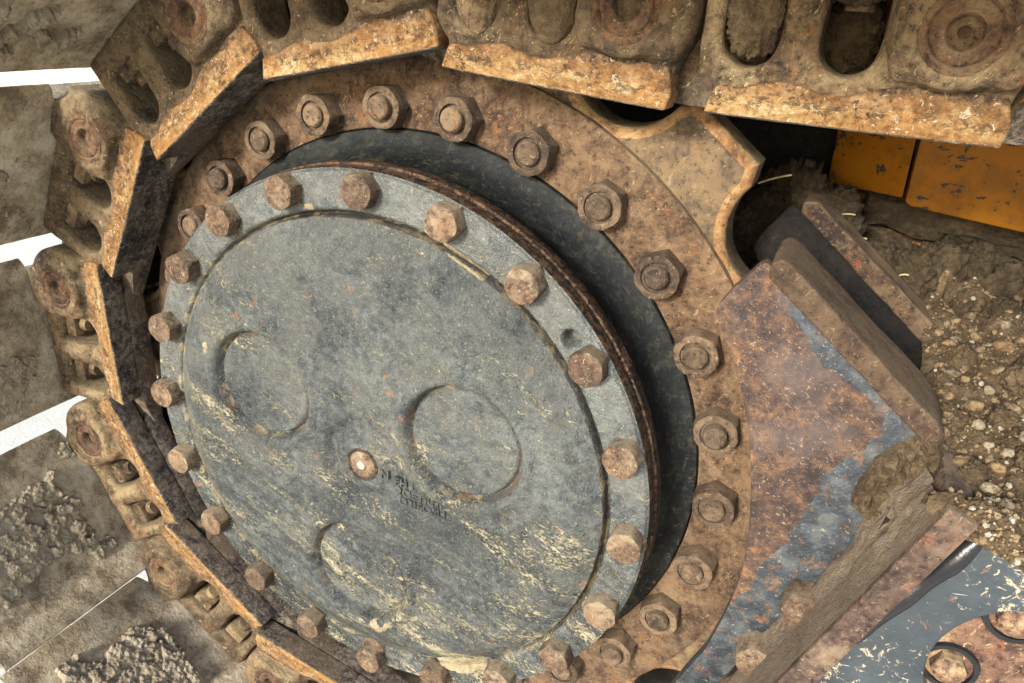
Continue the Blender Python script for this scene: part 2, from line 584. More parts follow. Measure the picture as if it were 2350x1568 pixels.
def mat_guard():
    M = Mat('rusted_plate_with_paint_remains', offset=TF)
    a = M.noise(4, 8, 0.7, 0.5)
    b = M.noise(19, 8, 0.75, 0.4)
    c = M.noise(75, 5, 0.75)
    base = M.ramp(M.add(M.mul(a, 0.4), M.mul(b, 0.6)), [(0.41, c_(42, 31, 28)), (0.47, c_(74, 54, 45)), (0.53, c_(102, 76, 56)), (0.6, c_(150, 106, 68))])
    base = M.mix(M.mul(M.step(c, 0.46, 0.37), 0.85), base, c_(48, 34, 31))
    base = M.mix(M.mul(M.step(c, 0.58, 0.7), 0.6), base, c_(190, 146, 108))
    base = M.mix(M.mul(M.step(M.noise(3.3, 5), 0.52, 0.68), 0.5), base, c_(108, 94, 88))
    fl = M.step(M.noise(62, 3, 0.6, 1.8, M.scaled((0.8, 1, 1.6), (0, 0.5, 0))), 0.62, 0.655)
    base = M.mix(M.mul(fl, 0.6), base, c_(190, 158, 120))
    # bands of grey-blue paint kept along the bend and under the top strip
    d1 = M.add(M.dot((CR_N[0], 0, CR_N[1])), -CR_C)
    e = M.mul(M.add(M.noise(6, 7, 0.6, 0.3), -0.5), 0.16)
    p1 = M.step(M.add(d1, e), 0.175, 0.167)
    d2 = M.add(M.dot((0.6397, 0, 0.7686)), -1.5217)      # below the strip line
    p2 = M.mul(M.step(M.add(d2, e), -0.045, -0.037), M.step(M.xyz()[0], 1.33, 1.38))
    pm = M.math('MAXIMUM', p1, p2)
    paint = M.ramp(M.noise(16, 6, 0.7), [(0.42, c_(40, 47, 52)), (0.5, c_(58, 66, 72)), (0.62, c_(92, 97, 96))])
    paint = M.mix(M.mul(M.step(M.noise(48, 4, 0.7, 1.4), 0.62, 0.66), 0.7), paint, c_(186, 178, 152))
    pm = M.mul(pm, M.add(1.0, M.mul(M.step(b, 0.52, 0.60), -0.75)))
    base = M.mix(pm, base, paint)
    h = M.add(M.add(M.mul(b, 0.7), M.mul(c, 0.5)), M.mul(pm, 0.25))
    return M.done(base, M.add(0.8, M.mul(pm, -0.38)), h, 0.5, 0.005)


GUARD = mat_guard()


def mat_blue():
    M = Mat('scratched_blue_grey_paint', offset=TF)
    a = M.noise(5, 6, 0.6)
    base = M.ramp(a, [(0.35, c_(54, 61, 66)), (0.65, c_(78, 86, 90))])
    fl = M.step(M.add(M.noise(30, 6, 0.75, 1.2), M.mul(M.add(M.noise(4, 5), -0.5), 0.5)), 0.60, 0.63)
    base = M.mix(M.mul(fl, 0.85), base, c_(206, 190, 158))
    s1 = M.step(M.noise(22, 2, 0.5, 0.2, M.scaled((4.5, 1, 0.35), (0, -0.4, 0))), 0.715, 0.73)
    s2 = M.step(M.noise(22, 2, 0.5, 0.2, M.scaled((0.35, 1, 4.5), (0, -0.2, 0))), 0.725, 0.74)
    base = M.mix(M.mul(M.math('MAXIMUM', s1, s2), 0.8), base, c_(210, 208, 200))
    ru = M.step(M.noise(9, 7, 0.75, 0.6), 0.62, 0.66)
    base = M.mix(M.mul(ru, 0.8), base, c_(148, 106, 84))
    return M.done(base, 0.42, M.add(M.mul(fl, 0.6), M.noise(80, 3)), 0.2, 0.003)


BLUE = mat_blue()
LEDGE = mat_rust('dusty_ledge_steel', c_(62, 48, 41), c_(98, 78, 65), c_(130, 106, 86), c_(170, 96, 64), c_(164, 142, 114), 0.42, vary=False)
COVER_RUST = mat_rust('flaking_red_rust', c_(74, 52, 43), c_(112, 82, 66), c_(148, 114, 90), c_(176, 106, 68), c_(206, 176, 132), 0.6, vary=False)


def mat_yellow():
    M = Mat('chipped_orange_yellow_paint', True)
    base = M.mix(M.noise(3, 5), c_(160, 100, 8), c_(178, 116, 14))
    base = M.mix(M.mul(M.step(M.noise(5, 8, 0.75), 0.46, 0.62), 0.6), base, c_(120, 78, 26))
    ch = M.step(M.noise(13, 4, 0.6, 0.6, M.scaled((0.8, 0.8, 1.4))), 0.625, 0.645)
    big = M.step(M.noise(3.4, 7, 0.7, 0.3), 0.60, 0.615)
    base = M.mix(M.math('MAXIMUM', ch, big), base, c_(70, 64, 58))
    base = M.mix(M.mul(M.step(M.noise(40, 3, 0.6), 0.66, 0.69), 0.8), base, c_(60, 46, 30))
    return M.done(base, 0.55, M.mul(big, -1.0), 0.3, 0.004, spec=0.2)


YELLOW = mat_yellow()


def mat_mud(name, lo, mid, hi, vary=False, bump=0.7):
    M = Mat(name, vary)
    a = M.noise(6, 8, 0.7, 0.3)
    b = M.noise(40, 6, 0.75)
    base = M.ramp(M.add(M.mul(a, 0.5), M.mul(b, 0.5)), [(0.34, lo), (0.5, mid), (0.66, hi)])
    base = M.mix(M.mul(M.step(M.voro(70), 0.22, 0.10), 0.35), base, hi)
    h = M.add(a, M.add(b, M.mul(M.noise(140, 3), 0.5)))
    return M.done(base, 0.95, h, bump, 0.008, spec=0.2)


MUD = mat_mud('dry_brown_mud', c_(66, 53, 40), c_(114, 95, 70), c_(160, 138, 106))
MUD_PALE = mat_mud('dry_pale_mud', c_(150, 132, 98), c_(190, 172, 134), c_(220, 206, 170))
MUD_GREY = mat_mud('caked_grey_tan_mud', c_(132, 116, 94), c_(198, 178, 148), c_(234, 218, 188), vary=True)
CLOD = mat_mud('dark_mud_clod', c_(48, 40, 30), c_(84, 71, 52), c_(122, 105, 78), vary=True)  # damp soil, darkened further so the clods' shade is in the colour


def mat_stone():
    M = Mat('mixed_stone', True)
    tint = M.ramp(M.rand, [(0.0, c_(134, 106, 70)), (0.35, c_(164, 134, 92)), (0.6, c_(112, 98, 80)), (0.8, c_(192, 174, 140)), (1.0, c_(104, 98, 90))])
    b = M.noise(18, 7, 0.7)
    base = M.mix(M.mul(M.step(b, 0.5, 0.62), 0.6), tint, c_(190, 164, 118))
    base = M.mix(M.mul(M.step(M.noise(9, 5), 0.5, 0.36), 0.7), base, c_(92, 68, 42))
    return M.done(base, 0.85, b, 0.5, 0.006)


STONE = mat_stone()


def simple(name, col, rough, bumpscale=40, strength=0.2, metal=0.0):
    M = Mat(name)
    n = M.noise(bumpscale, 5, 0.7)
    base = M.mix(M.step(n, 0.35, 0.7), tuple(v * 0.7 for v in col), tuple(v * 1.25 for v in col))
    return M.done(base, rough, n, strength, 0.004, metal)


BLACK_PAINT = simple('glossy_black_rubber', c_(40, 40, 42), 0.28, 14, 0.25)
STRAW = simple('pale_straw', c_(196, 178, 130), 0.8)
BRIGHT_STEEL = simple('bright_plug_steel', c_(206, 190, 170), 0.45, 60, 0.3)
DARK_HOLE = simple('dark_socket', c_(30, 25, 21), 0.9)  # near-black tone at the bottom of pin bores and the plug socket
PIN_RUST = mat_rust('orange_rusty_pin', c_(70, 50, 38), c_(122, 90, 64), c_(162, 124, 88), c_(176, 104, 54), c_(190, 162, 122), 0.4, scale=1.3, bump=0.8)

# ------------------------------------------------------------------ the setting: ground and an added bank, sloped to the sun to brighten the shoe gaps
gv, gf = [], []
bm = bmesh.new()
bmesh.ops.create_grid(bm, x_segments=60, y_segments=60, size=240)
for v in bm.verts:
    v.co.z = -2.75
g = link_obj('ground', bm_mesh('ground', bm, mat_mud('pale_sandy_ground', (0.66, 0.60, 0.48), (0.74, 0.69, 0.58), (0.82, 0.78, 0.70)), True))
tag(g, kind='structure')
nx, ny = 160, 60
X, T = np.meshgrid(np.linspace(-70, 60, nx), np.linspace(0, 1, ny), indexing='ij')
Yb = 9 + 13 * T + 1.5 * np.sin(X * 0.21)
Pn = np.stack([X.ravel() * 0.25, Yb.ravel() * 0.3, np.zeros(X.size)], 1)
Zb = -2.9 + 9 * sstep(0, 1, T) + 0.6 * fbm(Pn, 5).reshape(X.shape) * np.minimum(1, T * 5)
o = link_obj('added_bank', make_mesh('added_bank', np.stack([X.ravel(), Yb.ravel(), Zb.ravel()], 1), grid_faces(nx, ny), mat_mud('pale_bank_sand', (0.34, 0.30, 0.22), (0.48, 0.43, 0.33), (0.62, 0.57, 0.47)), True))
tag(o, kind='structure')

# ------------------------------------------------------------------ fasteners
def hex_mesh(name, af, h, mat, chamfer=0.012, stud=None, flange=0.0):
    """hexagonal head of width af across corners, standing from y=0 to y=-h"""
    R = af / 2
    V, F = [], []
    hexa = [math.radians(60 * i) for i in range(6)]
    n = 24
    # rings of 24 points: hexagon base, hexagon shoulder (dipping at corners), round top
    def hexr(a):
        k = (a + math.pi / 6) % (math.pi / 3) - math.pi / 6
        k = (a) % (math.pi / 3)
        k = min(k, math.pi / 3 - k)
        return R * math.cos(math.pi / 6) / math.cos(math.pi / 6 - k)
    rings = []
    A = [2 * math.pi * i / n for i in range(n)]
    rings.append([(hexr(a), 0.0) for a in A])
    rings.append([(hexr(a), -h + chamfer * (0.35 + 1.3 * (hexr(a) - R * 0.866) / (R * 0.134))) for a in A])
    rings.append([(min(hexr(a), R * 0.90) , -h + chamfer * 0.2) for a in A])
    rings.append([(R * 0.82, -h) for a in A])
    if stud:
        rings.append([(stud * 1.12, -h) for a in A])
        rings.append([(stud * 1.10, -h + 0.012) for a in A])
    for ring in rings:
        for a, (r, y) in zip(A, ring):
            V.append((r * math.cos(a), y, r * math.sin(a)))
    for k in range(len(rings) - 1):
        for i in range(n):
            j = (i + 1) % n
            F.append((k * n + i, k * n + j, (k + 1) * n + j, (k + 1) * n + i))
    k = len(rings) - 1
    F.append(tuple(k * n + i for i in range(n)))
    V = np.array(V)
    V += 0.0012 * np.stack([fbm(V * 22 + s, 3) for s in (0, 50, 90)], 1)
    me = make_mesh(name, V, F, mat, 28)
    return me


def flip_ok(me):
    bm = bmesh.new()
    bm.from_mesh(me)
    bmesh.ops.recalc_face_normals(bm, faces=bm.faces)
    bm.to_mesh(me)
    bm.free()
    return me


# ------------------------------------------------------------------ the sprocket and its hub (one thing: it all turns together)
drive = root('drive_sprocket', (0, 0.4, 0), 'rusty toothed drive sprocket with grey bolted hub cover in the middle', 'sprocket')
D0 = np.array((0, 0.4, 0))


def dpart(name, V, F, mat, smooth=True, **k):
    return link_obj(name, flip_ok(make_mesh(name, np.asarray(V, float) - D0, F, mat, smooth, **k)), drive)


# hub cover: a height field on a polar grid
RIM_Y, RIM_R = 0.045, 1.058
DC, DE = (-0.01, -0.02), 0.918
PLUG = (-0.028, -0.045)
PADS = [(PLUG[0] + 0.49 * math.cos(math.radians(a)), PLUG[1] + 0.49 * math.sin(math.radians(a))) for a in (150, 27, 267)]
PLUG = (PLUG[0] + 0.022, PLUG[1] + 0.028)
HOLES = [(0.757, 0.625, 0.034, 0.07), (-1.0, 0.115, 0.03, 0.006), (0.075, -1.01, 0.026, 0.03), (-0.035, -0.965, 0.05, -0.012)]


def cover_y(x, z):
    rd = np.hypot(x - DC[0], z - DC[1])
    y = np.full_like(x, RIM_Y)
    ang = np.arctan2(z, x)
    y = y + (0.016 + 0.036 * (0.5 + 0.5 * np.cos(ang - 0.75)) ** 1.5) * np.exp(-((rd - DE - 0.008) / (0.006 + 0.006 * (0.5 + 0.5 * np.cos(ang - 0.75)))) ** 2)                        # seam groove
    disc = -0.004 + (RIM_Y + 0.012) * sstep(DE - 0.13, DE + 0.025, rd) ** 1.3            # sloping shoulder
    y = np.where(rd < DE, np.minimum(disc, y), y)
    for px, pz in PADS:
        rp = np.hypot(x - px, z - pz)
        y = y + 0.018 * sstep(0.226, 0.204, rp) + 0.040 * np.exp(-((rp - 0.214) / 0.0085) ** 2)                                       # shallow sunk round pads
        y = y - 0.016 * np.exp(-((rp - 0.248) / 0.022) ** 2)                          # soft lip round them
    dx, dz = x - PLUG[0] + 0.005, z - PLUG[1] + 0.003
    rp = np.hypot(dx, dz)
    y = y + 0.042 * np.exp(-((rp - 0.150) / 0.036) ** 2) * (0.35 + 0.65 * sstep(0.4, -0.6, (dx * 0.8 + dz * 0.6) / np.maximum(rp, 1e-6)))                                           # dimple for the plug
    for hx, hz, hr, hd in HOLES:
        rh = np.hypot(x - hx, z - hz)
        y = y + hd * sstep(hr, hr * 0.7, rh)
    rim = np.hypot(x, z)
    y = y + 0.012 * sstep(RIM_R - 0.012, RIM_R, rim)
    return y


rs = np.unique(np.concatenate([np.linspace(0.002, 0.86, 150), np.linspace(0.86, 0.97, 60), np.linspace(0.97, RIM_R, 26)]))
nt = 880
th = np.linspace(0, 2 * math.pi, nt, endpoint=False)
TH, RS = np.meshgrid(th, rs, indexing='ij')
xx, zz = (RS * np.cos(TH)).ravel(), (RS * np.sin(TH)).ravel()
yy = cover_y(xx, zz)
P3 = np.stack([xx, zz, np.zeros_like(xx)], 1)
on_disc = (np.hypot(xx - DC[0], zz - DC[1]) < DE)
yy = yy + np.where(on_disc, 1.0, 0.35) * (0.003 * fbm(P3 * 7, 3) + 0.0026 * fbm(P3 * 42, 3))
cover = dpart('hub_cover', np.stack([xx, yy, zz], 1), grid_faces(nt, len(rs), True), COVER)
prof = [(RIM_R, 0.057), (RIM_R + 0.003, 0.07), (RIM_R + 0.002, 0.108), (RIM_R - 0.004, 0.112), (RIM_R - 0.004, 0.119), (RIM_R + 0.008, 0.122),
        (RIM_R + 0.010, 0.165), (RIM_R + 0.002, 0.178), (1.045, 0.184), (1.036, 0.20), (1.038, 0.235), (1.05, 0.275), (1.072, 0.312), (1.10, 0.338), (1.128, 0.350), (1.142, 0.354), (1.146, 0.360), (1.146, 0.40)]
hv, hf = lathe(prof, 260)
hv = np.array(hv)
hv[:, 0] *= 1 + 0.0015 * fbm(hv * 8, 3)
dpart('hub_housing', hv, hf, HOUSING, 35)
# ring of the nuts
FY = 0.358
fv, ff = lathe([(1.15, FY + 0.04), (1.15, FY + 0.004), (1.156, FY), (1.385, FY), (1.395, FY + 0.006), (1.40, FY + 0.05)], 240)
dpart('nut_flange', fv, ff, RUST_FLANGE, 35)
# toothed ring
RC, RR, NT = 1.61, 0.195, 14
teeth = []
for k in range(NT):
    a0 = math.radians(61.2 - k * 360 / NT)
    c = np.array([math.cos(a0), math.sin(a0)]) * RC
    tdir = np.array([-math.sin(a0), math.cos(a0)])
    rdir = np.array([math.cos(a0), math.sin(a0)])
    for s in range(15):
        ph = math.radians(-80 + 160 * s / 14)
        # sweep from the counter-clockwise side to the clockwise side
        p = c + RR * (-math.sin(ph) * tdir * 1.0 - math.cos(ph) * rdir)
        teeth.append(tuple(p))
    # flat crest of the tooth clockwise of this root
    am = a0 - math.pi / NT
    cm, tm = np.array([math.cos(am), math.sin(am)]), np.array([-math.sin(am), math.cos(am)])
    teeth.append(tuple(cm * 1.632 + tm * 0.128))
    teeth.append(tuple(cm * 1.640 - tm * 0.128))
tv, tf = solid2d([teeth, [(1.2 * math.cos(a), 1.2 * math.sin(a)) for a in np.linspace(0, 2 * math.pi, 90, endpoint=False)]], 0.385, 0.56, 0.035, 3)
TOOTH = mat_rust('worn_tooth_steel', c_(76, 62, 50), c_(112, 94, 72), c_(142, 116, 84), c_(176, 120, 66), c_(164, 146, 104), 0.4, vary=False)
WORN = mat_rust('worn_orange_edge', c_(120, 84, 54), c_(164, 120, 76), c_(196, 154, 100), c_(190, 120, 60), c_(206, 178, 128), 0.4, vary=False)
tv = np.array(tv)
midx = []
for f in tf:
    q = tv[list(f)]
    nn = np.cross(q[1] - q[0], q[2] - q[0])
    nn = nn / (np.linalg.norm(nn) + 1e-12)
    flat = abs(nn[1])
    midx.append(0 if flat > 0.985 or flat < 0.25 else 1)
me = make_mesh('toothed_ring', tv - D0, tf, [TOOTH, WORN], 30, midx)
link_obj('toothed_ring', flip_ok(me), drive)
# web disc behind so nothing shows through
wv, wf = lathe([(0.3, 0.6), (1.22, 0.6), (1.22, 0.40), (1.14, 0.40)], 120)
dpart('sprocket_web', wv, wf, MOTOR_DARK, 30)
# cover bolts: twenty
bolt_me = [flip_ok(hex_mesh('cover_bolt', 0.126, 0.058 + 0.003 * i, RUST_BOLT, 0.010)) for i in range(3)]
for k in range(20):
    a = math.radians(88.15 - 18 * k)
    b = link_obj('cover_bolt', bolt_me[k % 3], drive)
    b.location = Vector((math.cos(a), RIM_Y - 0.4 + 0.002, math.sin(a))) * S
    b.rotation_euler = (random.uniform(-.03, .03), random.uniform(0, 6.28), random.uniform(-.03, .03))
# flange nuts: twenty-seven, each with its stud end
nut_me = [flip_ok(hex_mesh('flange_nut', 0.162, 0.068 + 0.004 * i, RUST_NUT, 0.013, 0.046)) for i in range(3)]
sv, sf = lathe([(0.0005, -0.092), (0.033, -0.092), (0.040, -0.086), (0.041, -0.08), (0.038, -0.077), (0.041, -0.072), (0.038, -0.068), (0.041, -0.062), (0.041, -0.03)], 28)
stud_me = flip_ok(make_mesh('stud', sv, sf, RUST_NUT, 40))
for k in range(27):
    a = math.radians(133.05 - 360 / 27 * k)
    n_ = link_obj('flange_nut', nut_me[k % 3], drive)
    n_.location = Vector((1.223 * math.cos(a), FY - 0.4 + 0.002, 1.223 * math.sin(a))) * S
    n_.rotation_euler = (random.uniform(-.02, .02), random.uniform(0, 6.28), random.uniform(-.02, .02))
    st = link_obj('stud', stud_me, n_)
    st.location = Vector((0, random.uniform(-0.006, 0.012), 0)) * S
# centre plug
pv, pf = lathe([(0.0005, -0.004), (0.018, -0.004), (0.022, 0.0), (0.044, 0.001), (0.052, 0.006), (0.053, 0.02)], 40)
pl = dpart('centre_plug', np.array(pv) + np.array([PLUG[0], -0.009, PLUG[1]]), pf, RUST_BOLT, 40)
pv, pf = lathe([(0.056, 0.02), (0.057, 0.002), (0.062, -0.001), (0.068, 0.003), (0.07, 0.02)], 40)
link_obj('plug_collar', flip_ok(make_mesh('plug_collar', np.array(pv) + np.array([PLUG[0], -0.007, PLUG[1]]) - D0, pf, HOUSING, 40)), drive)
pv, pf = lathe([(0.0005, -0.0055), (0.014, -0.0055), (0.019, -0.002), (0.02, 0.004)], 24)
link_obj('plug_centre', flip_ok(make_mesh('plug_centre', np.array(pv) + np.array([PLUG[0], -0.009, PLUG[1]]) - D0, pf, BRIGHT_STEEL, 40)), pl)
# drain plug low on the rim, with a square socket
h = HOLES[3]
pv, pf = lathe([(0.022, 0.05), (0.022, 0.002), (0.026, -0.004), (0.046, -0.004), (0.053, 0.004), (0.055, 0.03)], 32)
dp = dpart('drain_plug', np.array(pv) + np.array([h[0], RIM_Y - 0.02, h[1]]), pf, RUST_BOLT, 40)
pv, pf = lathe([(0.0005, 0.02), (0.024, 0.02)], 20)
link_obj('plug_socket', flip_ok(make_mesh('plug_socket', np.array(pv) + np.array([h[0], RIM_Y, h[1]]) - D0, pf, DARK_HOLE)), dp)
# raised cast lettering on the cover
def cast_text(txt, px, pz, size, ang, ysurf):
    cu = bpy.data.curves.new('letters', 'FONT')
    cu.body = txt
    cu.size = size
    cu.extrude = 0.007
    cu.bevel_depth = 0.0012
    cu.space_character = 1.05
    ob = bpy.data.objects.new('letters', cu)
    COL.objects.link(ob)
    me = bpy.data.meshes.new_from_object(ob.evaluated_get(bpy.context.evaluated_depsgraph_get()))
    bpy.data.objects.remove(ob)
    co = np.empty(len(me.vertices) * 3)
    me.vertices.foreach_get('co', co)
    co = co.reshape(-1, 3)
    ca, sa = math.cos(ang), math.sin(ang)
    V = np.stack([px + co[:, 0] * ca - co[:, 1] * sa, ysurf - co[:, 2], pz + co[:, 0] * sa + co[:, 1] * ca], 1)
    F = [tuple(p.vertices) for p in me.polygons]
    bpy.data.meshes.remove(me)
    return V, F


lets = []
for row, txt in enumerate(('FH L 7O', '2OETRHF', 'O2IEOSLI')):
    lets.append(cast_text(txt, 0.135 + 0.008 * row, -0.058 - 0.040 * row, 0.046, math.radians(-1), -0.0015))
lets.append(cast_text('N', 0.075, -0.045, 0.05, math.radians(-2), -0.003))
V, F = merge(lets)
dpart('cast_lettering', V, F, COVER, False)


# mud caked in patches on the cover: low crumbly lumps
def mud_patch(cx, cz, rx, rz, ang, thick, seed, surf, n=90, mat=MUD_PALE, thresh=0.0, cell=16):
    u = np.linspace(-1.25, 1.25, n)
    U, W = np.meshgrid(u, u, indexing='ij')
    ca, sa = math.cos(ang), math.sin(ang)
    x = cx + (U * rx * ca - W * rz * sa)
    z = cz + (U * rx * sa + W * rz * ca)
    P = np.stack([x.ravel(), z.ravel(), np.full(x.size, seed * 3.1)], 1)
    prof_ = 1 - (U ** 2 + W ** 2).ravel()
    nz = fbm(P * 7, 4)
    d1, d2, cv = cells(P * cell, seed)
    lump = np.clip(d2 - d1, 0, 0.45) * 1.4 + 0.5 * cv
    hgt = sstep(thresh - 0.05, thresh + 0.30, prof_ * 0.75 + nz * 0.9 - 0.1) * thick * (0.35 + 0.75 * lump + 0.35 * fbm(P * 40, 3))
    keep = hgt > thick * 0.02
    y = surf(x.ravel(), z.ravel()) - hgt + 0.002
    F = grid_faces(n, n)
    F = F[keep[F].any(1)]
    used = np.unique(F)
    mp = np.full(n * n, -1)
    mp[used] = np.arange(len(used))
    return np.stack([x.ravel(), y, z.ravel()], 1)[used], mp[F]


for i, (cx, cz, rx, rz, an, t, th_) in enumerate([(0.03, -0.77, 0.13, 0.07, 0.25, 0.010, 0.30), (0.40, -0.87, 0.16, 0.045, 0.35, 0.016, 0.22),
                                                  (0.36, 0.83, 0.15, 0.02, -0.55, 0.010, 0.20), (-0.22, 0.915, 0.11, 0.025, -0.1, 0.009, 0.30), (-0.71, 0.31, 0.03, 0.05, 0, 0.007, 0.30)]):
    V, F = mud_patch(cx, cz, rx, rz, an, t, i + 1, cover_y, 120, MUD_PALE, th_, 24)
    o = dpart('mud_cake', V, F, MUD_PALE)
    o['kind'] = 'stuff'

# ------------------------------------------------------------------ track links
PINS = [(2.36, 1.49), (1.603, 1.52), (.842, 1.553), (.092, 1.635), (-.644, 1.491), (-1.252, 1.04), (-1.619, .369), (-1.63, -.391), (-1.285, -1.06), (-.675, -1.516), (.07, -1.68), (.81, -1.50)]
# link-local frame: x runs against the sequence of pins, z points away from the sprocket, y is depth; pin at the origin
CY = 0.47


def arc(cx, cz, r, a0, a1, n):
    return [(cx + r * math.cos(math.radians(a0 + (a1 - a0) * i / (n - 1))), cz + r * math.sin(math.radians(a0 + (a1 - a0) * i / (n - 1)))) for i in range(n)]


def fuse(parts, voxel, iters, disp):
    V, F = merge(parts)
    me = bpy.data.meshes.new('raw')
    me.from_pydata(V.tolist(), [], F)
    ob = bpy.data.objects.new('raw', me)
    COL.objects.link(ob)
    r = ob.modifiers.new('r', 'REMESH')
    r.mode = 'VOXEL'
    r.voxel_size = voxel
    s = ob.modifiers.new('s', 'SMOOTH')
    s.iterations = iters
    s.factor = 0.5
    me2 = bpy.data.meshes.new_from_object(ob.evaluated_get(bpy.context.evaluated_depsgraph_get()))
    bpy.data.objects.remove(ob)
    co = np.empty(len(me2.vertices) * 3)
    me2.vertices.foreach_get('co', co)
    co = co.reshape(-1, 3)
    no = np.empty(len(me2.vertices) * 3)
    me2.vertex_normals.foreach_get('vector', no)
    no = no.reshape(-1, 3)
    co = co + no * (disp * (fbm(co * 13, 4) + 0.5 * fbm(co * 45, 2)))[:, None]
    F = [tuple(p.vertices) for p in me2.polygons]
    bpy.data.meshes.remove(me2)
    return co, F


def window(cx, hw=0.068):
    # rounded at the bottom, square at the shoe side
    p = [(cx - hw, 0.115), (cx - hw, -0.05)] + arc(cx, -0.052, hw, 180, 360, 9)[1:-1] + [(cx + hw, -0.05), (cx + hw, 0.115)]
    return p


web_out = [(0.10, -0.17), (0.12, 0.0), (0.10, 0.2), (-0.56, 0.2), (-0.575, 0.10), (-0.575, -0.02), (-0.54, -0.12), (-0.53, -0.19), (-0.50, -0.20), (0.10, -0.20)]
tail_out = [(-0.40, 0.2), (-0.72, 0.2), (-0.80, 0.12), (-0.83, 0.0), (-0.80, -0.12), (-0.70, -0.20), (-0.55, -0.20)]
web = solid2d([web_out, window(-0.225), window(-0.455)], 0.112, 0.30, 0.02, 2)
tailweb = solid2d([[(-0.535, 0.2), (-0.72, 0.2), (-0.78, 0.12), (-0.80, 0.0), (-0.78, -0.12), (-0.70, -0.20), (-0.535, -0.20)]], 0.215, 0.31, 0.02, 2)
# ridge round each window on the outside
boss_out = [(0.10, -0.115)] + arc(0, 0.0, 0.178, -38, 62, 10) + [(0.05, 0.202), (-0.10, 0.202), (-0.145, 0.10), (-0.145, -0.05), (-0.12, -0.115)]
boss = solid2d([boss_out], 0.062, 0.27, 0.03, 3)
collar = solid2d([arc(0, 0, 0.125, 0, 345, 24)], 0.050, 0.12, 0.012, 2)
tail = solid2d([arc(-0.757, 0, 0.16, 0, 345, 24)], 0.23, 0.34, 0.02, 2)
rib = solid2d([[(-0.315, -0.19), (-0.365, -0.19), (-0.365, 0.2), (-0.315, 0.2)]], 0.104, 0.2, 0.02, 2)
rib2 = solid2d([[(-0.545, -0.15), (-0.575, -0.1), (-0.58, 0.2), (-0.545, 0.2)]], 0.106, 0.2, 0.015, 2)
flange_ = solid2d([[(0.08, 0.14), (-0.56, 0.14), (-0.56, 0.2), (0.08, 0.2)]], 0.11, 0.3, 0.015, 2)
foot = solid2d([[(-0.14, -0.205), (0.12, -0.205), (0.15, -0.10), (-0.10, -0.09)]], 0.115, 0.28, 0.02, 2)
lv, lf = fuse([web, tailweb, boss, collar, tail, rib, rib2, flange_, foot], 0.0105, 3, 0.003)
# pin hole sunk into the boss
def sink(V, hr, depth):
    r = np.hypot(V[:, 0], V[:, 2])
    m = (V[:, 1] < 0.12)
    V = V.copy()
    V[:, 1] += np.where(m, depth * sstep(hr, hr * 0.75, r), 0)
    return V


lv = sink(lv, 0.095, 0.035)
link_me = make_mesh('link_plate', lv, lf, LINK_STEEL, True)
lvm = lv.copy()
lvm[:, 1] = 2 * CY - lvm[:, 1]
link_far_me = make_mesh('link_plate_far', lvm, [f[::-1] for f in lf], LINK_STEEL, True)


def rail_mesh(mirror):
    bm = bmesh.new()
    top = [(0.14, -0.128), (0.05, -0.122), (-0.10, -0.126), (-0.14, -0.136), (-0.19, -0.156), (-0.235, -0.165), (-0.285, -0.155), (-0.33, -0.142), (-0.37, -0.143), (-0.42, -0.156), (-0.46, -0.165), (-0.50, -0.162), (-0.525, -0.175)]
    xs = np.linspace(0.13, -0.52, 34)
    tx, tz = np.array(top)[::-1].T
    side = [(0.14, -0.236), (0.148, -0.19)] + [(x, float(np.interp(x, tx, tz))) for x in xs] + [(-0.537, -0.236)]
    prism(bm, side, 0.096, 0.20, 0.010, 3)
    a = [(-0.03, 0.2005), (-0.535, 0.2005), (-0.60, 0.215), (-0.69, 0.245), (-0.715, 0.27), (-0.71, 0.30), (-0.02, 0.30), (0.04, 0.26)]
    prism_z(bm, a, -0.2355, -0.15, 0.006, 2)
    bmesh.ops.subdivide_edges(bm, edges=[e for e in bm.edges if e.calc_length() > 0.12], cuts=4, use_grid_fill=True)
    bmesh.ops.triangulate(bm, faces=[f for f in bm.faces if len(f.verts) > 4])
    bm.normal_update()
    if mirror:
        for v in bm.verts:
            v.co.y = 2 * CY - v.co.y
    bmesh.ops.recalc_face_normals(bm, faces=bm.faces)
    for f in bm.faces:
        c = f.calc_center_median()
        yy_ = 2 * CY - c.y if mirror else c.y
        f.material_index = 1 if (f.normal.z < -0.45 or yy_ > 0.2) else 0
    co = np.array([v.co[:] for v in bm.verts])
    d = 0.003 * fbm(co * 17, 3)
    for v, k in zip(bm.verts, d):
        v.co.z += k
        v.co.y += k * 0.7
    return bm_mesh('rail', bm, [RAIL_SIDE, RAIL_RUN], 30)


rail_me, rail_far_me = rail_mesh(False), rail_mesh(True)
pv, pf = lathe([(0.035, 0.14), (0.035, 0.062), (0.040, 0.054), (0.064, 0.052), (0.068, 0.054), (0.071, 0.058), (0.074, 0.054), (0.078, 0.051), (0.090, 0.052), (0.094, 0.064), (0.094, 0.12)], 40)
pin_me = flip_ok(make_mesh('track_pin', pv, pf, PIN_RUST, 40))
pv, pf = lathe([(0.014, 0.135), (0.036, 0.135)], 24)
pin_core_me = flip_ok(make_mesh('pin_bore', pv, pf, DARK_HOLE))
pv, pf = lathe([(0.0005, 0.080), (0.012, 0.081), (0.015, 0.088), (0.015, 0.14)], 16)
pin_tip_me = flip_ok(make_mesh('bore_plug', pv, pf, PIN_RUST))
pv, pf = lathe([(0.07, 0.33), (0.115, 0.33), (0.115, 0.61), (0.07, 0.61)], 32)
bush_me = flip_ok(make_mesh('bushing', pv, pf, MOTOR_DARK, 40))


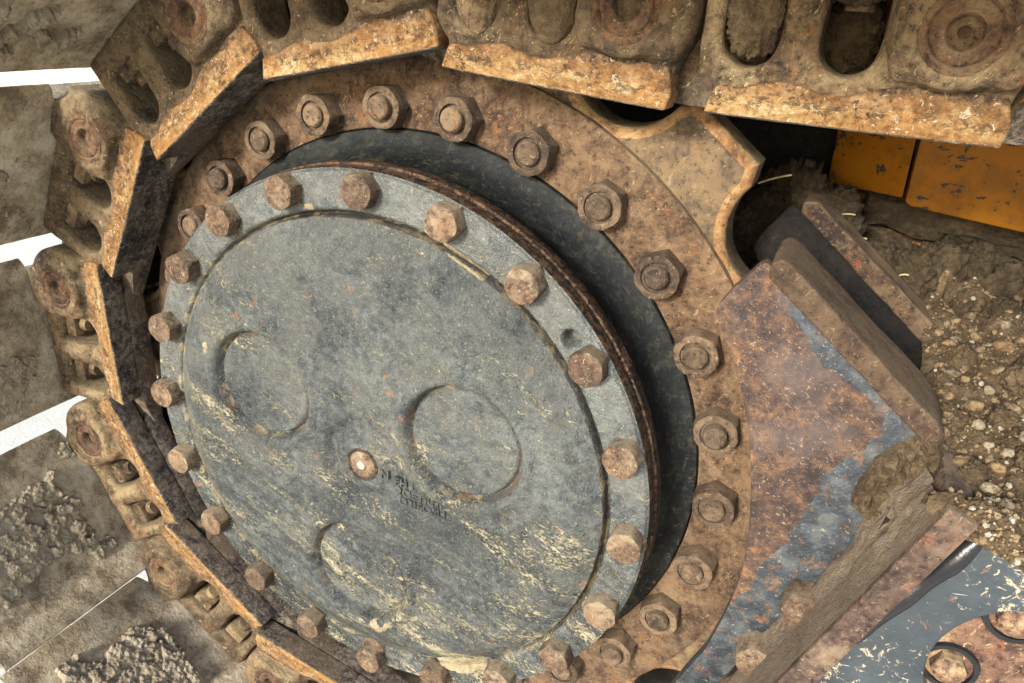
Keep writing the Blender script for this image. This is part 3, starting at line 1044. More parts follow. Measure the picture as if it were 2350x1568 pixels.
# shoe: a plate across the chain, relieved at its leading edge beside the links, with turned edges and three grousers
def shoe_mesh(pr):
    pr0 = [(0.105, 0.205), (0.09, 0.198), (0.05, 0.202), (-0.55, 0.202), (-0.59, 0.198), (-0.63, 0.184), (-0.662, 0.178), (-0.672, 0.184), (-0.668, 0.205), (-0.62, 0.234), (-0.56, 0.238), (0.09, 0.238), (0.105, 0.225)]
    Y0, Y1 = -0.66, 1.60
    ys = np.concatenate([np.linspace(Y0, 0.02, 50), np.linspace(0.02, 0.16, 18)[1:], np.linspace(0.16, 0.78, 16)[1:], np.linspace(0.78, 0.92, 12)[1:], np.linspace(0.92, Y1, 20)[1:]])
    V = []
    pr2 = []
    for k in range(len(pr)):
        a, b = np.array(pr[k]), np.array(pr[(k + 1) % len(pr)])
        m = max(1, int(np.linalg.norm(b - a) / 0.035))
        for j in range(m):
            pr2.append(a + (b - a) * j / m)
    pr2 = np.array(pr2)
    for y in ys:
        s = np.clip(min(sstep(0.05, 0.10, y), 1 - sstep(0.84, 0.89, y)), 0, 1)
        cut = 0.105 * s
        q = pr2.copy()
        q[:, 0] = np.where(q[:, 0] > 0.105 - cut - 0.02, np.minimum(q[:, 0], 0.105 - cut), q[:, 0])
        for x, z in q:
            V.append((x, y, z))
    V = np.array(V)
    n = len(pr2)
    F = []
    for i in range(len(ys) - 1):
        for k in range(n):
            F.append((i * n + k, (i + 1) * n + k, (i + 1) * n + (k + 1) % n, i * n + (k + 1) % n))
    F.append(tuple(range(n)))
    F.append(tuple(range((len(ys) - 1) * n, len(ys) * n))[::-1])
    V[:, 2] += 0.006 * fbm(V * np.array([2.2, 2.2, 0.0]), 3) + 0.002 * fbm(V * np.array([16, 16, 0.0]), 3)
    V[:, 0] += 0.004 * fbm(V * np.array([3, 5, 3]) + 9, 3)
    return flip_ok(make_mesh('track_shoe', V, F, SHOE, 40))


SHORT = [(0.105, 0.202), (0.09, 0.199), (0.05, 0.202), (-0.52, 0.202), (-0.57, 0.201), (-0.605, 0.202), (-0.605, 0.208), (-0.56, 0.222), (0.05, 0.222), (0.105, 0.206)]
MID = [(0.105, 0.202), (0.09, 0.199), (0.05, 0.202), (-0.54, 0.202), (-0.60, 0.201), (-0.638, 0.202), (-0.638, 0.208), (-0.58, 0.222), (0.05, 0.222), (0.105, 0.206)]
LIP = [(0.105, 0.202), (0.09, 0.199), (0.05, 0.202), (-0.50, 0.202), (-0.54, 0.196), (-0.60, 0.160), (-0.68, 0.128), (-0.71, 0.124), (-0.718, 0.135), (-0.69, 0.155), (-0.63, 0.19), (-0.58, 0.220), (-0.56, 0.222), (0.05, 0.222), (0.105, 0.206)]
shoe_me, shoe_mid_me, shoe_lip_me = shoe_mesh(SHORT), shoe_mesh(MID), shoe_mesh(LIP)
bm = bmesh.new()
for gx in (0.0, -0.25, -0.50):
    a = [bm.verts.new((gx + d, y, z)) for y in (-0.66, 1.60) for d, z in ((-0.03, 0.2215), (0.03, 0.2215), (0.018, 0.33), (-0.018, 0.33))]
    for f in ((0, 1, 2, 3), (7, 6, 5, 4), (0, 4, 5, 1), (1, 5, 6, 2), (2, 6, 7, 3), (3, 7, 4, 0)):
        bm.faces.new([a[i] for i in f])
grouser_me = bm_mesh('grouser', bm, SHOE)
# square nut with its round bolt end, seated on the shoe side of a window
bm = bmesh.new()
prism_z(bm, [(-0.052, -0.058), (0.052, -0.058), (0.052, 0.058), (-0.052, 0.058)], 0.0, 0.10, 0.008, 2)
nutb_me = bm_mesh('shoe_nut', bm, LINK_STEEL, 30)
bm = bmesh.new()
bmesh.ops.create_cone(bm, cap_ends=True, segments=24, radius1=0.034, radius2=0.036, depth=0.04, matrix=Matrix.Translation((0, 0, -0.015)))
bolt_end_me = bm_mesh('bolt_end', bm, LINK_STEEL, 30)


def caked(seed, x0, x1, y0, y1, thick, thresh, n=(170, 150), cell=17.0):
    """crumbly mud layer under the inner face of a shoe, in link-local coordinates"""
    X, Y = np.meshgrid(np.linspace(x0, x1, n[0]), np.linspace(y0, y1, n[1]), indexing='ij')
    P = np.stack([X.ravel(), Y.ravel(), np.full(X.size, seed * 5.3)], 1)
    edge = np.minimum.reduce([(X - x0) / (x1 - x0), (x1 - X) / (x1 - x0), (Y - y0) / (y1 - y0), (y1 - Y) / (y1 - y0)]).ravel()
    m = 1.35 * fbm(P * 5.0, 5, 0.62) + 0.8 * (sstep(0, 0.35, edge) - 0.60)
    d1, d2, cv = cells(P * cell, seed)
    e1, e2, ev = cells(P * cell * 2.6, seed + 3)
    step_ = sstep(thresh, thresh + 0.07, m + 0.10 * (cv - 0.5))
    hgt = thick * step_ * (0.45 + 0.55 * cv + 0.5 * np.clip(d2 - d1, 0, 0.4) + 0.3 * np.clip(e2 - e1, 0, 0.4) + 0.2 * ev + 0.2 * fbm(P * 40, 3)) + 0.0
    keep = step_ > 0.02
    z = 0.2035 - hgt
    F = grid_faces(*n)
    F = F[keep[F].any(1)]
    used = np.unique(F)
    mp = np.full(len(P), -1)
    mp[used] = np.arange(len(used))
    V = np.stack([X.ravel(), Y.ravel(), z], 1)[used]
    return make_mesh('caked_mud', V, mp[F], MUD_GREY, True)


LINK_LABELS = {
    0: 'half-seen track link at the right edge, beyond the link with the round plug',
    1: 'track link at top right with mud packed in one of its two slots',
    2: 'track link at top middle right with big pin end beside the tooth gap',
    3: 'upright track link at top centre with dark slots above its orange rail',
    4: 'slanting track link at top left with a broken pin hole and long rail',
    5: 'track link left of the upper left nuts, under the second bright gap from top',
    6: 'track link at mid left with a steep orange rail, third bright gap below it',
    7: 'track link low on the left with a crumbly mud covered shoe',
    8: 'track link at bottom left with thick mud clods on its shoe',
    9: 'track link cut off by the bottom edge, below the mud clodded shoe',
}
GROUP = 'links of the crawler track round the sprocket'
mud_spec = {4: [(-0.62, -0.05, -0.62, 0.05, 0.035, 0.10)], 6: [(-0.65, -0.30, -0.45, 0.09, 0.016, 0.22)], 7: [(-0.62, 0.04, -0.64, 0.06, 0.024, -0.05)],
            8: [(-0.62, -0.02, -0.60, 0.06, 0.034, -0.04)], 5: [(-0.62, -0.12, -0.55, 0.08, 0.012, 0.24)]}
for i in range(10):
    p, q = np.array(PINS[i]), np.array(PINS[i + 1])
    u = (q - p) / np.linalg.norm(q - p)
    lx = -u
    nz = np.array([-lx[1], lx[0]])          # x rotated a quarter turn toward +z
    if i == 0:
        nz = np.array([-lx[1], lx[0]])
    M4 = Matrix(((lx[0], 0, nz[0], p[0] * S), (0, 1, 0, 0), (lx[1], 0, nz[1], p[1] * S), (0, 0, 0, 1)))
    t = root('track_link', None, LINK_LABELS[i], 'track link', GROUP, M4)
    lp = link_obj('link_plate', link_me, t)
    link_obj('link_plate', link_far_me, t)
    link_obj('rail', rail_me, t)
    link_obj('rail', rail_far_me, t)
    pn = link_obj('track_pin', pin_me, t)
    link_obj('pin_bore', pin_core_me, pn)
    if i in (0, 1, 3, 5):
        link_obj('bore_plug', pin_tip_me, pn)
    link_obj('bushing', bush_me, t)
    sh = link_obj('track_shoe', shoe_lip_me if i >= 7 else shoe_mid_me if i >= 5 else shoe_me, t)
    for gx in ():
        pass
    link_obj('grouser', grouser_me, sh)
    for cx in (-0.225, -0.455):
        for side in (0.215, 2 * CY - 0.215):
            b = link_obj('shoe_nut', nutb_me, t, (cx, side - 0.01, 0.062))
            link_obj('bolt_end', bolt_end_me, b)
    for k, sp in enumerate(mud_spec.get(i, [])):
        cm = link_obj('caked_mud', caked(i * 3 + k, *sp), t)
        cm['kind'] = 'stuff'


# mud packed in the slots of the top right link: lumpy fill
def lump_mesh(name, mat, rx, ry, rz, seed, amp=0.22, sub=4, rough=0.06, freq=2.2):
    bm = bmesh.new()
    bmesh.ops.create_icosphere(bm, subdivisions=sub, radius=1.0)
    co = np.array([v.co[:] for v in bm.verts])
    d1, d2, cv = cells(co * freq, seed)
    r = 1 + amp * fbm(co * 1.3 + seed * 7, 3) + amp * 0.7 * (np.clip(d2 - d1, 0, 0.5) - 0.2) + rough * fbm(co * 7 + seed, 3)
    co = co * r[:, None] * np.array([rx, ry, rz])
    for v, c in zip(bm.verts, co):
        v.co = c
    return bm_mesh(name, bm, mat, True)


for i, (al, n_, y, rx, ry, rz) in enumerate([(0.455, 0.015, 0.155, 0.07, 0.06, 0.115), (0.225, 0.10, 0.17, 0.07, 0.07, 0.06), (0.235, -0.03, 0.33, 0.08, 0.05, 0.10)]):
    p, q = np.array(PINS[1]), np.array(PINS[2])
    u = (q - p) / np.linalg.norm(q - p)
    nn = np.array([u[1], -u[0]])
    c = p + u * al + nn * n_
    o = link_obj('packed_mud', lump_mesh('packed_mud', MUD if i == 0 else CLOD, rx, ry, rz, i + 3, 0.22, 5, 0.22, 5.0), None, (c[0], y, c[1]))
    tag(o, ['sunlit tan mud packed in left slot of the top right link', 'pale mud lump at the top of the right slot, top right link', 'dark mud lump deep inside the right slot, top right link'][i], 'mud')

for i, al in enumerate((0.225, 0.455)):
    p, q = np.array(PINS[2]), np.array(PINS[3])
    u = (q - p) / np.linalg.norm(q - p)
    nn = np.array([-u[1], u[0]])
    nn = nn if nn @ p > 0 else -nn
    c = p + u * al + nn * 0.02
    o = link_obj('packed_mud', lump_mesh('packed_mud', MUD if i == 0 else LINK_STEEL, 0.078, 0.05, 0.15, i + 41, 0.08, 5, 0.05, 3.0), None, (c[0], 0.125, c[1]))
    tag(o, ['mud filling the slot left of the big pin end, top middle link', 'hard dried mud filling the left slot of the top middle link'][i], 'mud')

# ------------------------------------------------------------------ track frame at the right
frame = root('undercarriage', TF, 'rusty track frame guard and grey lower plate right of the sprocket', 'undercarriage')
T0 = np.array(TF)


def fpart(name, bm, mat, smooth=30, parent=None, label=None):
    for v in bm.verts:
        v.co -= Vector(TF)
    return link_obj(name, bm_mesh(name, bm, mat, smooth), parent or frame, label=label)


plate = [(1.161, .766), (1.168, .800), (1.20, .852), (1.255, .925), (1.275, .938), (1.296, .925), (1.40, .835), (1.593, .674), (1.80, .50), (1.80, .40), (1.722, .292), (1.45, -.321), (1.30, -.70), (1.18, -.70),
         (1.235, -.56), (1.29, -.43), (1.325, -.29), (1.346, -.181), (1.36, -.06), (1.358, .06), (1.344, .208), (1.328, .31), (1.305, .42), (1.266, .545), (1.213, .672)]
bm = bmesh.new()
prism(bm, plate, 0.10, 0.15, 0.008, 2)
fpart('guard_plate', bm, GUARD, label='pitted rusty guard plate with grey paint left along its bent edge')
bm = bmesh.new()
prism(bm, plate[:13] + [(1.30, -1.3), (0.6, -1.3), (0.9, -1.0), (1.2, -0.4)] + plate[18:], 0.84, 0.88, 0.008, 2)
fpart('guard_plate', bm, MOTOR_DARK)  # near-black far plate: shadow of the channel between the bars is in its colour


def bar(pts, y0, y1, bev=0.012):
    bm = bmesh.new()
    prism(bm, pts, y0, y1, bev, 3)
    bmesh.ops.subdivide_edges(bm, edges=[e for e in bm.edges if e.calc_length() > 0.15], cuts=14, use_grid_fill=True)
    co = np.array([v.co[:] for v in bm.verts])
    d = 0.004 * fbm(co * 9, 3)
    for v, k in zip(bm.verts, d):
        v.co.z += k
        v.co.x += k
    return bm


fpart('top_bar', bar([(1.288, .944), (1.286, .900), (1.74, .522), (1.775, .50), (1.79, .545), (1.763, .586), (1.335, .948), (1.31, .956)], 0.078, 0.34), BAR_RUST, label='near dusty bar along the top of the guard plate')
fpart('top_bar', bar([(1.305, .965), (1.30, .925), (1.72, .565), (1.88, .45), (1.90, .52), (1.775, .61), (1.35, .965)], 0.80, 0.98), BAR_RUST, label='far shaded bar behind the near one')
# bent ledge along the lower edge of the guard
cu_, cn_ = np.array([0.37222945, 0.92814074]), np.array([0.92814074, -0.37222945])
ca_ = np.array([1.416, -0.471])


def along(t, d):
    return tuple(ca_ + cu_ * t + cn_ * d)


bm = bmesh.new()
prism(bm, [along(-0.5, 0.0), along(1.03, 0.0), along(1.03, 0.075), along(-0.5, 0.075)], -0.165, 0.155, 0.008, 2)
bmesh.ops.subdivide_edges(bm, edges=[e for e in bm.edges if e.calc_length() > 0.15], cuts=10, use_grid_fill=True)
fpart('ledge_plate', bm, LEDGE, label='dusty rusty ledge standing out below the guard plate')
lb_me = flip_ok(hex_mesh('ledge_bolt', 0.135, 0.085, RUST_BOLT, 0.01))
for t, dd in ((0.40, 0.0), (0.13, 0.0)):
    x, z = along(t, -0.012)
    b = link_obj('ledge_bolt', lb_me, frame)
    b.location = Vector((x - TF[0], 0.099 - TF[1], z - TF[2])) * S
    b.rotation_euler = (0, random.uniform(0, 6), 0)
# mud heaped along the ledge
n1, n2 = 150, 40
Tt, Yy = np.meshgrid(np.linspace(-0.45, 1.0, n1), np.linspace(-0.16, 0.098, n2), indexing='ij')
P = np.stack([Tt.ravel() * 6, Yy.ravel() * 8, np.zeros(Tt.size)], 1)
hh = (0.002 + 0.030 * sstep(0.0, 0.1, Yy.ravel())) * (0.6 + 0.9 * fbm(P, 4)) + 0.004 + 0.022 * np.exp(-((Tt.ravel() - 0.86) / 0.16) ** 2) * sstep(-0.13, 0.02, Yy.ravel()) * (1 + 1.2 * fbm(P * 3, 3))
xz = ca_[None] + cu_[None] * Tt.ravel()[:, None] - cn_[None] * hh[:, None]
V = np.stack([xz[:, 0], Yy.ravel(), xz[:, 1]], 1) - T0
o = link_obj('settled_dust', make_mesh('settled_dust', V, grid_faces(n1, n2), mat_mud('settled_grey_dust', c_(116, 98, 80), c_(142, 124, 102), c_(168, 150, 126)), True), frame)
o['kind'] = 'stuff'
# black weld-covered hose line under the ledge
def tube(pts, r, n=14, seed=0):
    pts = np.array(pts, float)
    V, F = [], []
    for i, p in enumerate(pts):
        d = pts[min(i + 1, len(pts) - 1)] - pts[max(i - 1, 0)]
        d /= np.linalg.norm(d)
        a = np.cross(d, [0, 1, 0])
        a /= np.linalg.norm(a)
        b = np.cross(d, a)
        for k in range(n):
            t = 2 * math.pi * k / n
            V.append(p + r * (math.cos(t) * a + math.sin(t) * b))
    for i in range(len(pts) - 1):
        for k in range(n):
            F.append((i * n + k, i * n + (k + 1) % n, (i + 1) * n + (k + 1) % n, (i + 1) * n + k))
    return np.array(V), F


tp = [(1.905 + (1.40 - 1.905) * s, -0.118 + 0.004 * math.sin(s * 40), 0.42 + (-0.50 - 0.42) * s) for s in np.linspace(0, 1, 60)]
V, F = tube(tp, 0.027)
for q_ in range(6):
    V[q_ * 14:(q_ + 1) * 14] = np.array(tp[q_]) + (V[q_ * 14:(q_ + 1) * 14] - np.array(tp[q_])) * (0.15 + 0.85 * math.sin(q_ / 6 * math.pi / 2))
F += [tuple(range(14)), tuple(range(len(V) - 14, len(V)))]
V = V + 0.003 * np.stack([fbm(V * 14 + s, 3) for s in (0, 40, 80)], 1)
link_obj('edge_seal', flip_ok(make_mesh('edge_seal', V - T0, F, BLACK_PAINT, True)), frame, label='glossy black seal strip between ledge and grey lower plate')
# lower blue-grey plate with a round sunk cover
hc, hr_ = (2.085, -0.035), 0.207
A_, B_, C_ = np.array((1.879, -.101)), np.array((1.897, .09)), np.array((2.03, .212))
mm = np.array([B_ - A_, C_ - A_]) * 2
hc = np.linalg.solve(mm, [B_ @ B_ - A_ @ A_, C_ @ C_ - A_ @ A_])
hr_ = float(np.linalg.norm(A_ - hc))
low = [(1.90, .44), (1.99, .385), (2.4, .25), (2.9, .12), (2.9, -1.3), (1.2, -1.3), (1.30, -.75)]
hole = [(hc[0] + hr_ * math.cos(a), hc[1] + hr_ * math.sin(a)) for a in np.linspace(0, 2 * math.pi, 72, endpoint=False)]
lv2, lf2 = solid2d([low, hole], -0.10, 0.02, 0.006, 2)
link_obj('lower_plate', flip_ok(make_mesh('lower_plate', lv2 - T0, lf2, BLUE, 30)), frame, label='grey-blue lower plate with scratches and splashes')
dv, df = lathe([(0.0005, -0.045), (hr_ * 0.98, -0.045), (hr_ * 1.02, -0.04), (hr_ * 1.02, 0.01)], 60, hc[0], hc[1])
rc = link_obj('round_cover', flip_ok(make_mesh('round_cover', np.array(dv) - T0, df, COVER_RUST, 40)), frame, label='flaking rusty round cover sunk in the lower plate')
rb_me = flip_ok(hex_mesh('cover_bolt', 0.094, 0.03, COVER_RUST, 0.008))
rv, rf = lathe([(0.058, -0.002), (0.060, -0.012), (0.072, -0.012), (0.076, -0.002)], 32)
ring_me = flip_ok(make_mesh('socket_ring', rv, rf, BLACK_PAINT, 40))
for x, z in ((2.035, .15), (1.93, -.06)):
    for q in (0,):
        b = link_obj('cover_bolt', rb_me, rc)
        b.location = Vector((x - TF[0], -0.046 - TF[1], z - TF[2])) * S
        r_ = link_obj('socket_ring', ring_me, rc)
        r_.location = b.location
# deck and inner side plates closing the frame behind
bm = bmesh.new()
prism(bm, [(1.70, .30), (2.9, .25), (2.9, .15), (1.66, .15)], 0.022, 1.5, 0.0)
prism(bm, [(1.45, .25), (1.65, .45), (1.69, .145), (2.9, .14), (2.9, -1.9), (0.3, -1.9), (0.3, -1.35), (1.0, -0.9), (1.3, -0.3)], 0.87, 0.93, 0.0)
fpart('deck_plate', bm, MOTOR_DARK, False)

# ------------------------------------------------------------------ yellow body behind
body = root('carbody', (2.2, 1.5, 0.2), 'chipped orange-yellow machine body in the shade behind the mud', 'machine body')
B0 = (2.2, 1.5, 0.2)


def bpart(name, bm, mat, smooth=30):
    for v in bm.verts:
        v.co -= Vector(B0)
    return link_obj(name, bm_mesh(name, bm, mat, smooth), body)


bm = bmesh.new()
prism(bm, [(1.64, 1.60), (1.635, .92), (1.66, .905), (3.6, .66), (3.6, 1.60)], 1.22, 2.6, 0.012)
bpart('upper_beam', bm, YELLOW)
bm = bmesh.new()
prism_z(bm, [(1.625, 1.235), (1.35, 1.40), (1.35, 2.4), (1.625, 2.4)], 0.93, 1.62, 0.01)
bpart('angled_cheek', bm, YELLOW)
bm = bmesh.new()
prism(bm, [(1.40, .90), (3.6, .70), (3.6, -1.0), (1.40, -1.0)], 1.46, 2.6, 0.01)
bpart('lower_beam', bm, YELLOW)
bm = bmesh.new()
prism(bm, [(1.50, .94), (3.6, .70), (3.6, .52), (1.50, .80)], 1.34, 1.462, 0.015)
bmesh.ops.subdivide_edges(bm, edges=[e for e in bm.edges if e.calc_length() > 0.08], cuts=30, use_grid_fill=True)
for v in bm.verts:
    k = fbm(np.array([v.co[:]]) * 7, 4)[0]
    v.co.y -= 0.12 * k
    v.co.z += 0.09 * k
bpart('shade_mud_strip', bm, CLOD)  # dark strip: mud with the beam's shade painted in, covering a lit face too
bm = bmesh.new()
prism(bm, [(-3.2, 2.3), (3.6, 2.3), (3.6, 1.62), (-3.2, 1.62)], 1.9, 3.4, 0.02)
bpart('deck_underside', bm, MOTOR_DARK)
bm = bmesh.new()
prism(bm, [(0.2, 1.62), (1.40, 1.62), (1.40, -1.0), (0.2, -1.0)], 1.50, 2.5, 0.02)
bpart('shade_backing', bm, MOTOR_DARK)  # near-black block added to stand for the deep shadow under the track
mv, mf = lathe([(0.0005, 1.45), (0.6, 1.45), (0.64, 1.40), (0.64, 1.05), (0.9, 1.0), (0.9, 0.66), (0.3, 0.64)], 60)
link_obj('motor_light_block', flip_ok(make_mesh('motor_light_block', np.array(mv) - T0, mf, MOTOR_DARK, 40)), frame)  # unseen motor body, kept to block light behind the sprocket

# ------------------------------------------------------------------ mud mound, stones and clods on the frame
ctrl = np.array([(1.84, -.13, .53), (1.90, -.13, .50), (2.0, -.13, .42), (2.4, -.13, .27), (2.9, -.13, .2), (1.80, .0, .40), (1.97, .0, .46), (2.4, .0, .42), (1.80, .3, .48), (1.78, .6, .53), (2.03, .8, .62), (1.72, 1.05, .62), (2.08, 1.2, .66), (1.6, 1.25, .66),
                 (1.33, 1.2, .78), (1.14, 1.15, .80), (0.95, 1.1, .7), (2.02, .5, .54), (1.99, .2, .52), (1.86, .14, .46), (2.4, .5, .56), (2.4, 1.3, .72), (2.9, .5, .55), (2.9, 1.3, .7), (1.5, .6, .15), (1.2, .95, .6), (1.62, .6, .25), (1.6, .93, .55)])
cx_, cz_ = ctrl[:, :2], ctrl[:, 2]


def tps(r):
    return np.where(r > 1e-9, r * r * np.log(np.maximum(r, 1e-9)), 0)


Kmat = tps(np.linalg.norm(cx_[:, None] - cx_[None], axis=2)) + 0.002 * np.eye(len(cx_))
Pm = np.hstack([np.ones((len(cx_), 1)), cx_])
Am = np.block([[Kmat, Pm], [Pm.T, np.zeros((3, 3))]])
sol = np.linalg.solve(Am, np.concatenate([cz_, np.zeros(3)]))


def mound_z(x, y, rough=True):
    q = np.stack([x, y], 1)
    z = tps(np.linalg.norm(q[:, None] - cx_[None], axis=2)) @ sol[:len(cx_)] + sol[len(cx_)] + q @ sol[len(cx_) + 1:]
    if rough:
        P = np.stack([x, y, np.zeros_like(x)], 1)
        d1, d2, cv = cells(P * 9, 2)
        e1, e2, ev = cells(P * 24, 4)
        far = sstep(0.75, 1.05, y)
        z = z + 0.06 * fbm(P * 3.0, 4) + (0.04 + 0.04 * far) * (np.clip(d2 - d1, 0, 0.5) + cv - 0.5) + 0.014 * (np.clip(e2 - e1, 0, 0.5) + 0.8 * ev - 0.4) + 0.006 * fbm(P * 50, 2)
    return z


n1, n2 = 330, 260
Xm, Ym = np.meshgrid(np.linspace(0.9, 2.9, n1), np.linspace(-0.13, 1.46, n2), indexing='ij')
Zm = mound_z(Xm.ravel(), Ym.ravel())
Ym2 = Ym.copy()
Ym2[:, 0] = -0.135
Zm = Zm.reshape(n1, n2)
Zm[:, 0] = np.minimum(Zm[:, 1], 0.385 - (Xm[:, 0] - 1.9) * 0.36 + 0.02 * fbm(np.stack([Xm[:, 0] * 12, Xm[:, 0] * 0, Xm[:, 0] * 0], 1), 3))
Ym = Ym2
Zm = Zm.ravel()
ok = ((Xm.ravel() > 1.755) | (Ym.ravel() > 0.95))
F = grid_faces(n1, n2)
F = F[ok[F].all(1)]
o = link_obj('mud_mound', make_mesh('mud_mound', np.stack([Xm.ravel(), Ym.ravel(), Zm], 1), F, MUD, True))
tag(o, 'crumbly brown earth heaped on the track frame', 'mud', kind='stuff')

stone_mes = []
for k in range(8):
    bm = bmesh.new()
    bmesh.ops.create_icosphere(bm, subdivisions=3, radius=1.0)
    co = np.array([v.co[:] for v in bm.verts])
    d1, d2, cv = cells(co * 1.1, k + 20)
    r = 1 + 0.35 * fbm(co * 0.9 + k * 9, 2) + 0.25 * (cv - 0.5) + 0.05 * fbm(co * 5 + k, 3)
    sq = np.array([1.0, 0.72 + 0.25 * rng.random(), 0.62 + 0.2 * rng.random()])
    for v, c in zip(bm.verts, co * r[:, None] * sq):
        v.co = c * 0.1
    stone_mes.append(bm_mesh('stone', bm, STONE, 35))

STONE_LABEL = {0: 'small tan stone among the loose gravel on the track frame', 1: 'egg sized pale stone lying on top of the gravel heap', 2: 'grey stone lying in the shaded upper part of the gravel'}
pts, tries = [], 0
while len(pts) < 84 and tries < 4000:
    tries += 1
    x, y = rng.uniform(1.80, 2.16), rng.uniform(-0.08, 0.95)
    sz = rng.choice([0.016, 0.02, 0.026, 0.034, 0.046], p=[.34, .28, .2, .12, .06])
    if all((x - a) ** 2 + (y - b) ** 2 > (sz + c) ** 2 for a, b, c in pts):
        pts.append((x, y, sz))
zs = mound_z(np.array([p[0] for p in pts]), np.array([p[1] for p in pts]))
for i, ((x, y, sz), z) in enumerate(zip(pts, zs)):
    o = link_obj('stone', stone_mes[i % 8], None, (x, y, z + sz * 0.2))
    o.scale = (sz * 10,) * 3
    o.rotation_euler = (rng.uniform(-.5, .5), rng.uniform(-.5, .5), rng.uniform(0, 6.28))
    g_ = 2 if y > 0.6 else (1 if sz > 0.033 else 0)
    tag(o, STONE_LABEL[g_], 'stone', ['small stones in the gravel', 'larger stones on the gravel', 'stones in the shaded gravel'][g_])
# fine gravel: thousands of small chips, one mesh
base_bm = bmesh.new()
bmesh.ops.create_icosphere(base_bm, subdivisions=1, radius=1.0)
bv = np.array([v.co[:] for v in base_bm.verts])
bf = np.array([[v.index for v in f.verts] for f in base_bm.faces])
base_bm.free()
ng = 7000
gx = rng.uniform(1.765, 2.5, ng)
gy = rng.uniform(-0.12, 1.2, ng)
keepw = fbm(np.stack([gx * 4, gy * 4, gx * 0 + 3], 1), 4)
bad = keepw < rng.uniform(-0.5, 0.25, ng)
gx[bad], gy[bad] = rng.permutation(gx[~bad])[:1].repeat(bad.sum()) * 0 + rng.choice(gx[~bad], bad.sum()) + rng.normal(0, 0.02, bad.sum()), rng.uniform(-0.1, 0.9, bad.sum())
gx = np.maximum(gx, 1.765)
gz = mound_z(gx, gy)
nf = 700
gx[:nf] = rng.uniform(1.80, 2.25, nf)
gy[:nf] = -0.138
ft = rng.uniform(0, 1, nf)
gz[:nf] = (0.385 - (gx[:nf] - 1.9) * 0.36) * (1 - ft) + (mound_z(gx[:nf], np.full(nf, -0.12))) * ft
gs = rng.choice([0.003, 0.0045, 0.0065, 0.010], ng, p=[.25, .35, .27, .13])
Rm = rng.normal(size=(ng, 3, 3))
Rm, _ = np.linalg.qr(Rm)
jit = 1 + 0.35 * (rng.random((ng, len(bv), 1)) - 0.5)
sc3 = rng.uniform(0.55, 1.1, (ng, 1, 3))
VV = np.einsum('nij,nkj->nki', Rm, bv[None] * jit * sc3) * gs[:, None, None] + np.stack([gx, gy, gz + gs * 0.4], 1)[:, None]
FF = (bf[None] + (np.arange(ng) * len(bv))[:, None, None]).reshape(-1, 3)
GR = [mat_mud('gravel_tan', c_(128, 106, 74), c_(168, 142, 104), c_(206, 186, 148)), mat_mud('gravel_brown', c_(78, 62, 46), c_(110, 90, 66), c_(144, 122, 92)), mat_mud('gravel_pale', c_(180, 166, 140), c_(206, 196, 172), c_(232, 226, 210))]
mi = np.repeat(rng.choice(3, ng, p=[.36, .58, .06]), len(bf))
o = link_obj('gravel', make_mesh('gravel', VV.reshape(-1, 3), FF, GR, False, mi))
tag(o, 'loose tan gravel strewn over the earth heap', 'gravel', kind='stuff')
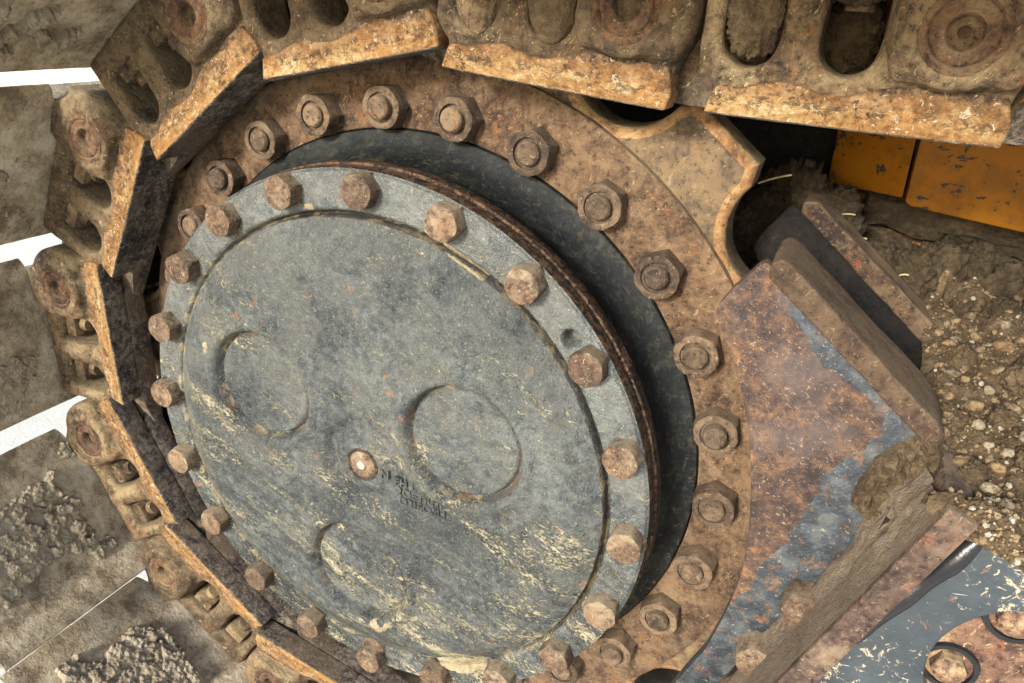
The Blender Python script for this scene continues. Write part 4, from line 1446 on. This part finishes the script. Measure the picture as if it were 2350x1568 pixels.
# clods standing up in the shade behind the sprocket
CLOD_LABELS = ['rounded dark clod just right of the sprocket tooth tip', 'tallest dark clod of the pile behind the sprocket tooth', 'clod behind the upper end of the far bar', 'dark clod under the angled yellow cheek, next to a straw', 'lowest clod in the gap between tooth and guard bars',
               'clod right of the middle of the far bar', 'big knobbly clod against the dark strip of mud and shade below the yellow beam', 'clod at the foot of the yellow body near the right edge', 'flat clod at the right edge above the gravel', 'clod touching the far bar, left of the knobbly one', 'smaller clod at the right edge on the gravel top', 'small clod at the upper border of the gravel', 'small clod between the far bar and the gravel top',
               'tan clod in the gravel nearest the end of the far bar', 'largest tan clod half sunk in the gravel at the right edge', 'tan clod in the middle of the gravel', 'tan clod low in the gravel near the right edge', 'smallest tan clod at the foot of the gravel by the ledge']
for i, (x, y, z, r) in enumerate([(1.16, 1.08, .84, .10), (1.27, 1.14, .88, .13), (1.37, 1.16, .84, .12), (1.44, 1.12, .76, .10), (1.10, 1.0, .76, .11), (1.70, 1.10, .66, .09), (1.80, 1.2, .68, .11), (1.92, 1.25, .70, .10), (2.02, 1.1, .66, .09), (1.58, 1.15, .68, .08), (2.12, 1.0, .66, .07), (1.99, .92, .63, .06), (1.88, .98, .62, .055), (1.86, .62, .55, .05), (2.03, .55, .57, .065), (1.95, .30, .52, .04), (2.0, .12, .50, .05), (1.87, .05, .47, .035)]):
    o = link_obj('mud_clod', lump_mesh('mud_clod', CLOD, r, r * 0.8, r * 1.15, i + 11, 0.42, 5, 0.24, 4.2), None, (x, y, z))
    o.rotation_euler = (0, 0, i * 1.7)
    if i >= 13:
        o.data.materials[0] = MUD
    g_ = 2 if i >= 13 else 0 if x < 1.5 else 1
    tag(o, CLOD_LABELS[i], 'mud clod', ['clods behind the tooth', 'clods along the yellow body', 'clods in the gravel'][g_])
x, z = along(0.93, -0.04)
V, F = mud_patch(x, z, 0.16, 0.075, math.radians(66), 0.06, 77, lambda x, z: np.full_like(x, 0.102), 150, MUD, 0.0, 26)
o = link_obj('mud_lump', flip_ok(make_mesh('mud_lump', V, F, MUD, True)))
tag(o, 'brown mud heap stuck on the guard plate above the ledge end', 'mud')
# bits of straw
for i, (a, b) in enumerate([((1.15, .75, 1.02), (1.25, .80, 1.05)), ((1.42, 1.05, .88), (1.475, 1.06, .885)), ((1.47, 1.04, .80), (1.53, 1.05, .805)), ((1.66, 1.0, .70), (1.69, 1.0, .705))]):
    V, F = tube(np.linspace(a, b, 8) + np.array([0, 0, 0.004]) * np.sin(np.linspace(0, 3, 8))[:, None], 0.0035, 6)
    o = link_obj('straw', flip_ok(make_mesh('straw', V, F, STRAW, True)))
    tag(o, ['longest pale straw stalk across the clods by the tooth', 'short straw stalk on the clods left of the yellow beam', 'short straw stalk beside the far bar top', 'tiny straw bit on the clods near the gravel'][i], 'straw', 'straw bits in the mud')
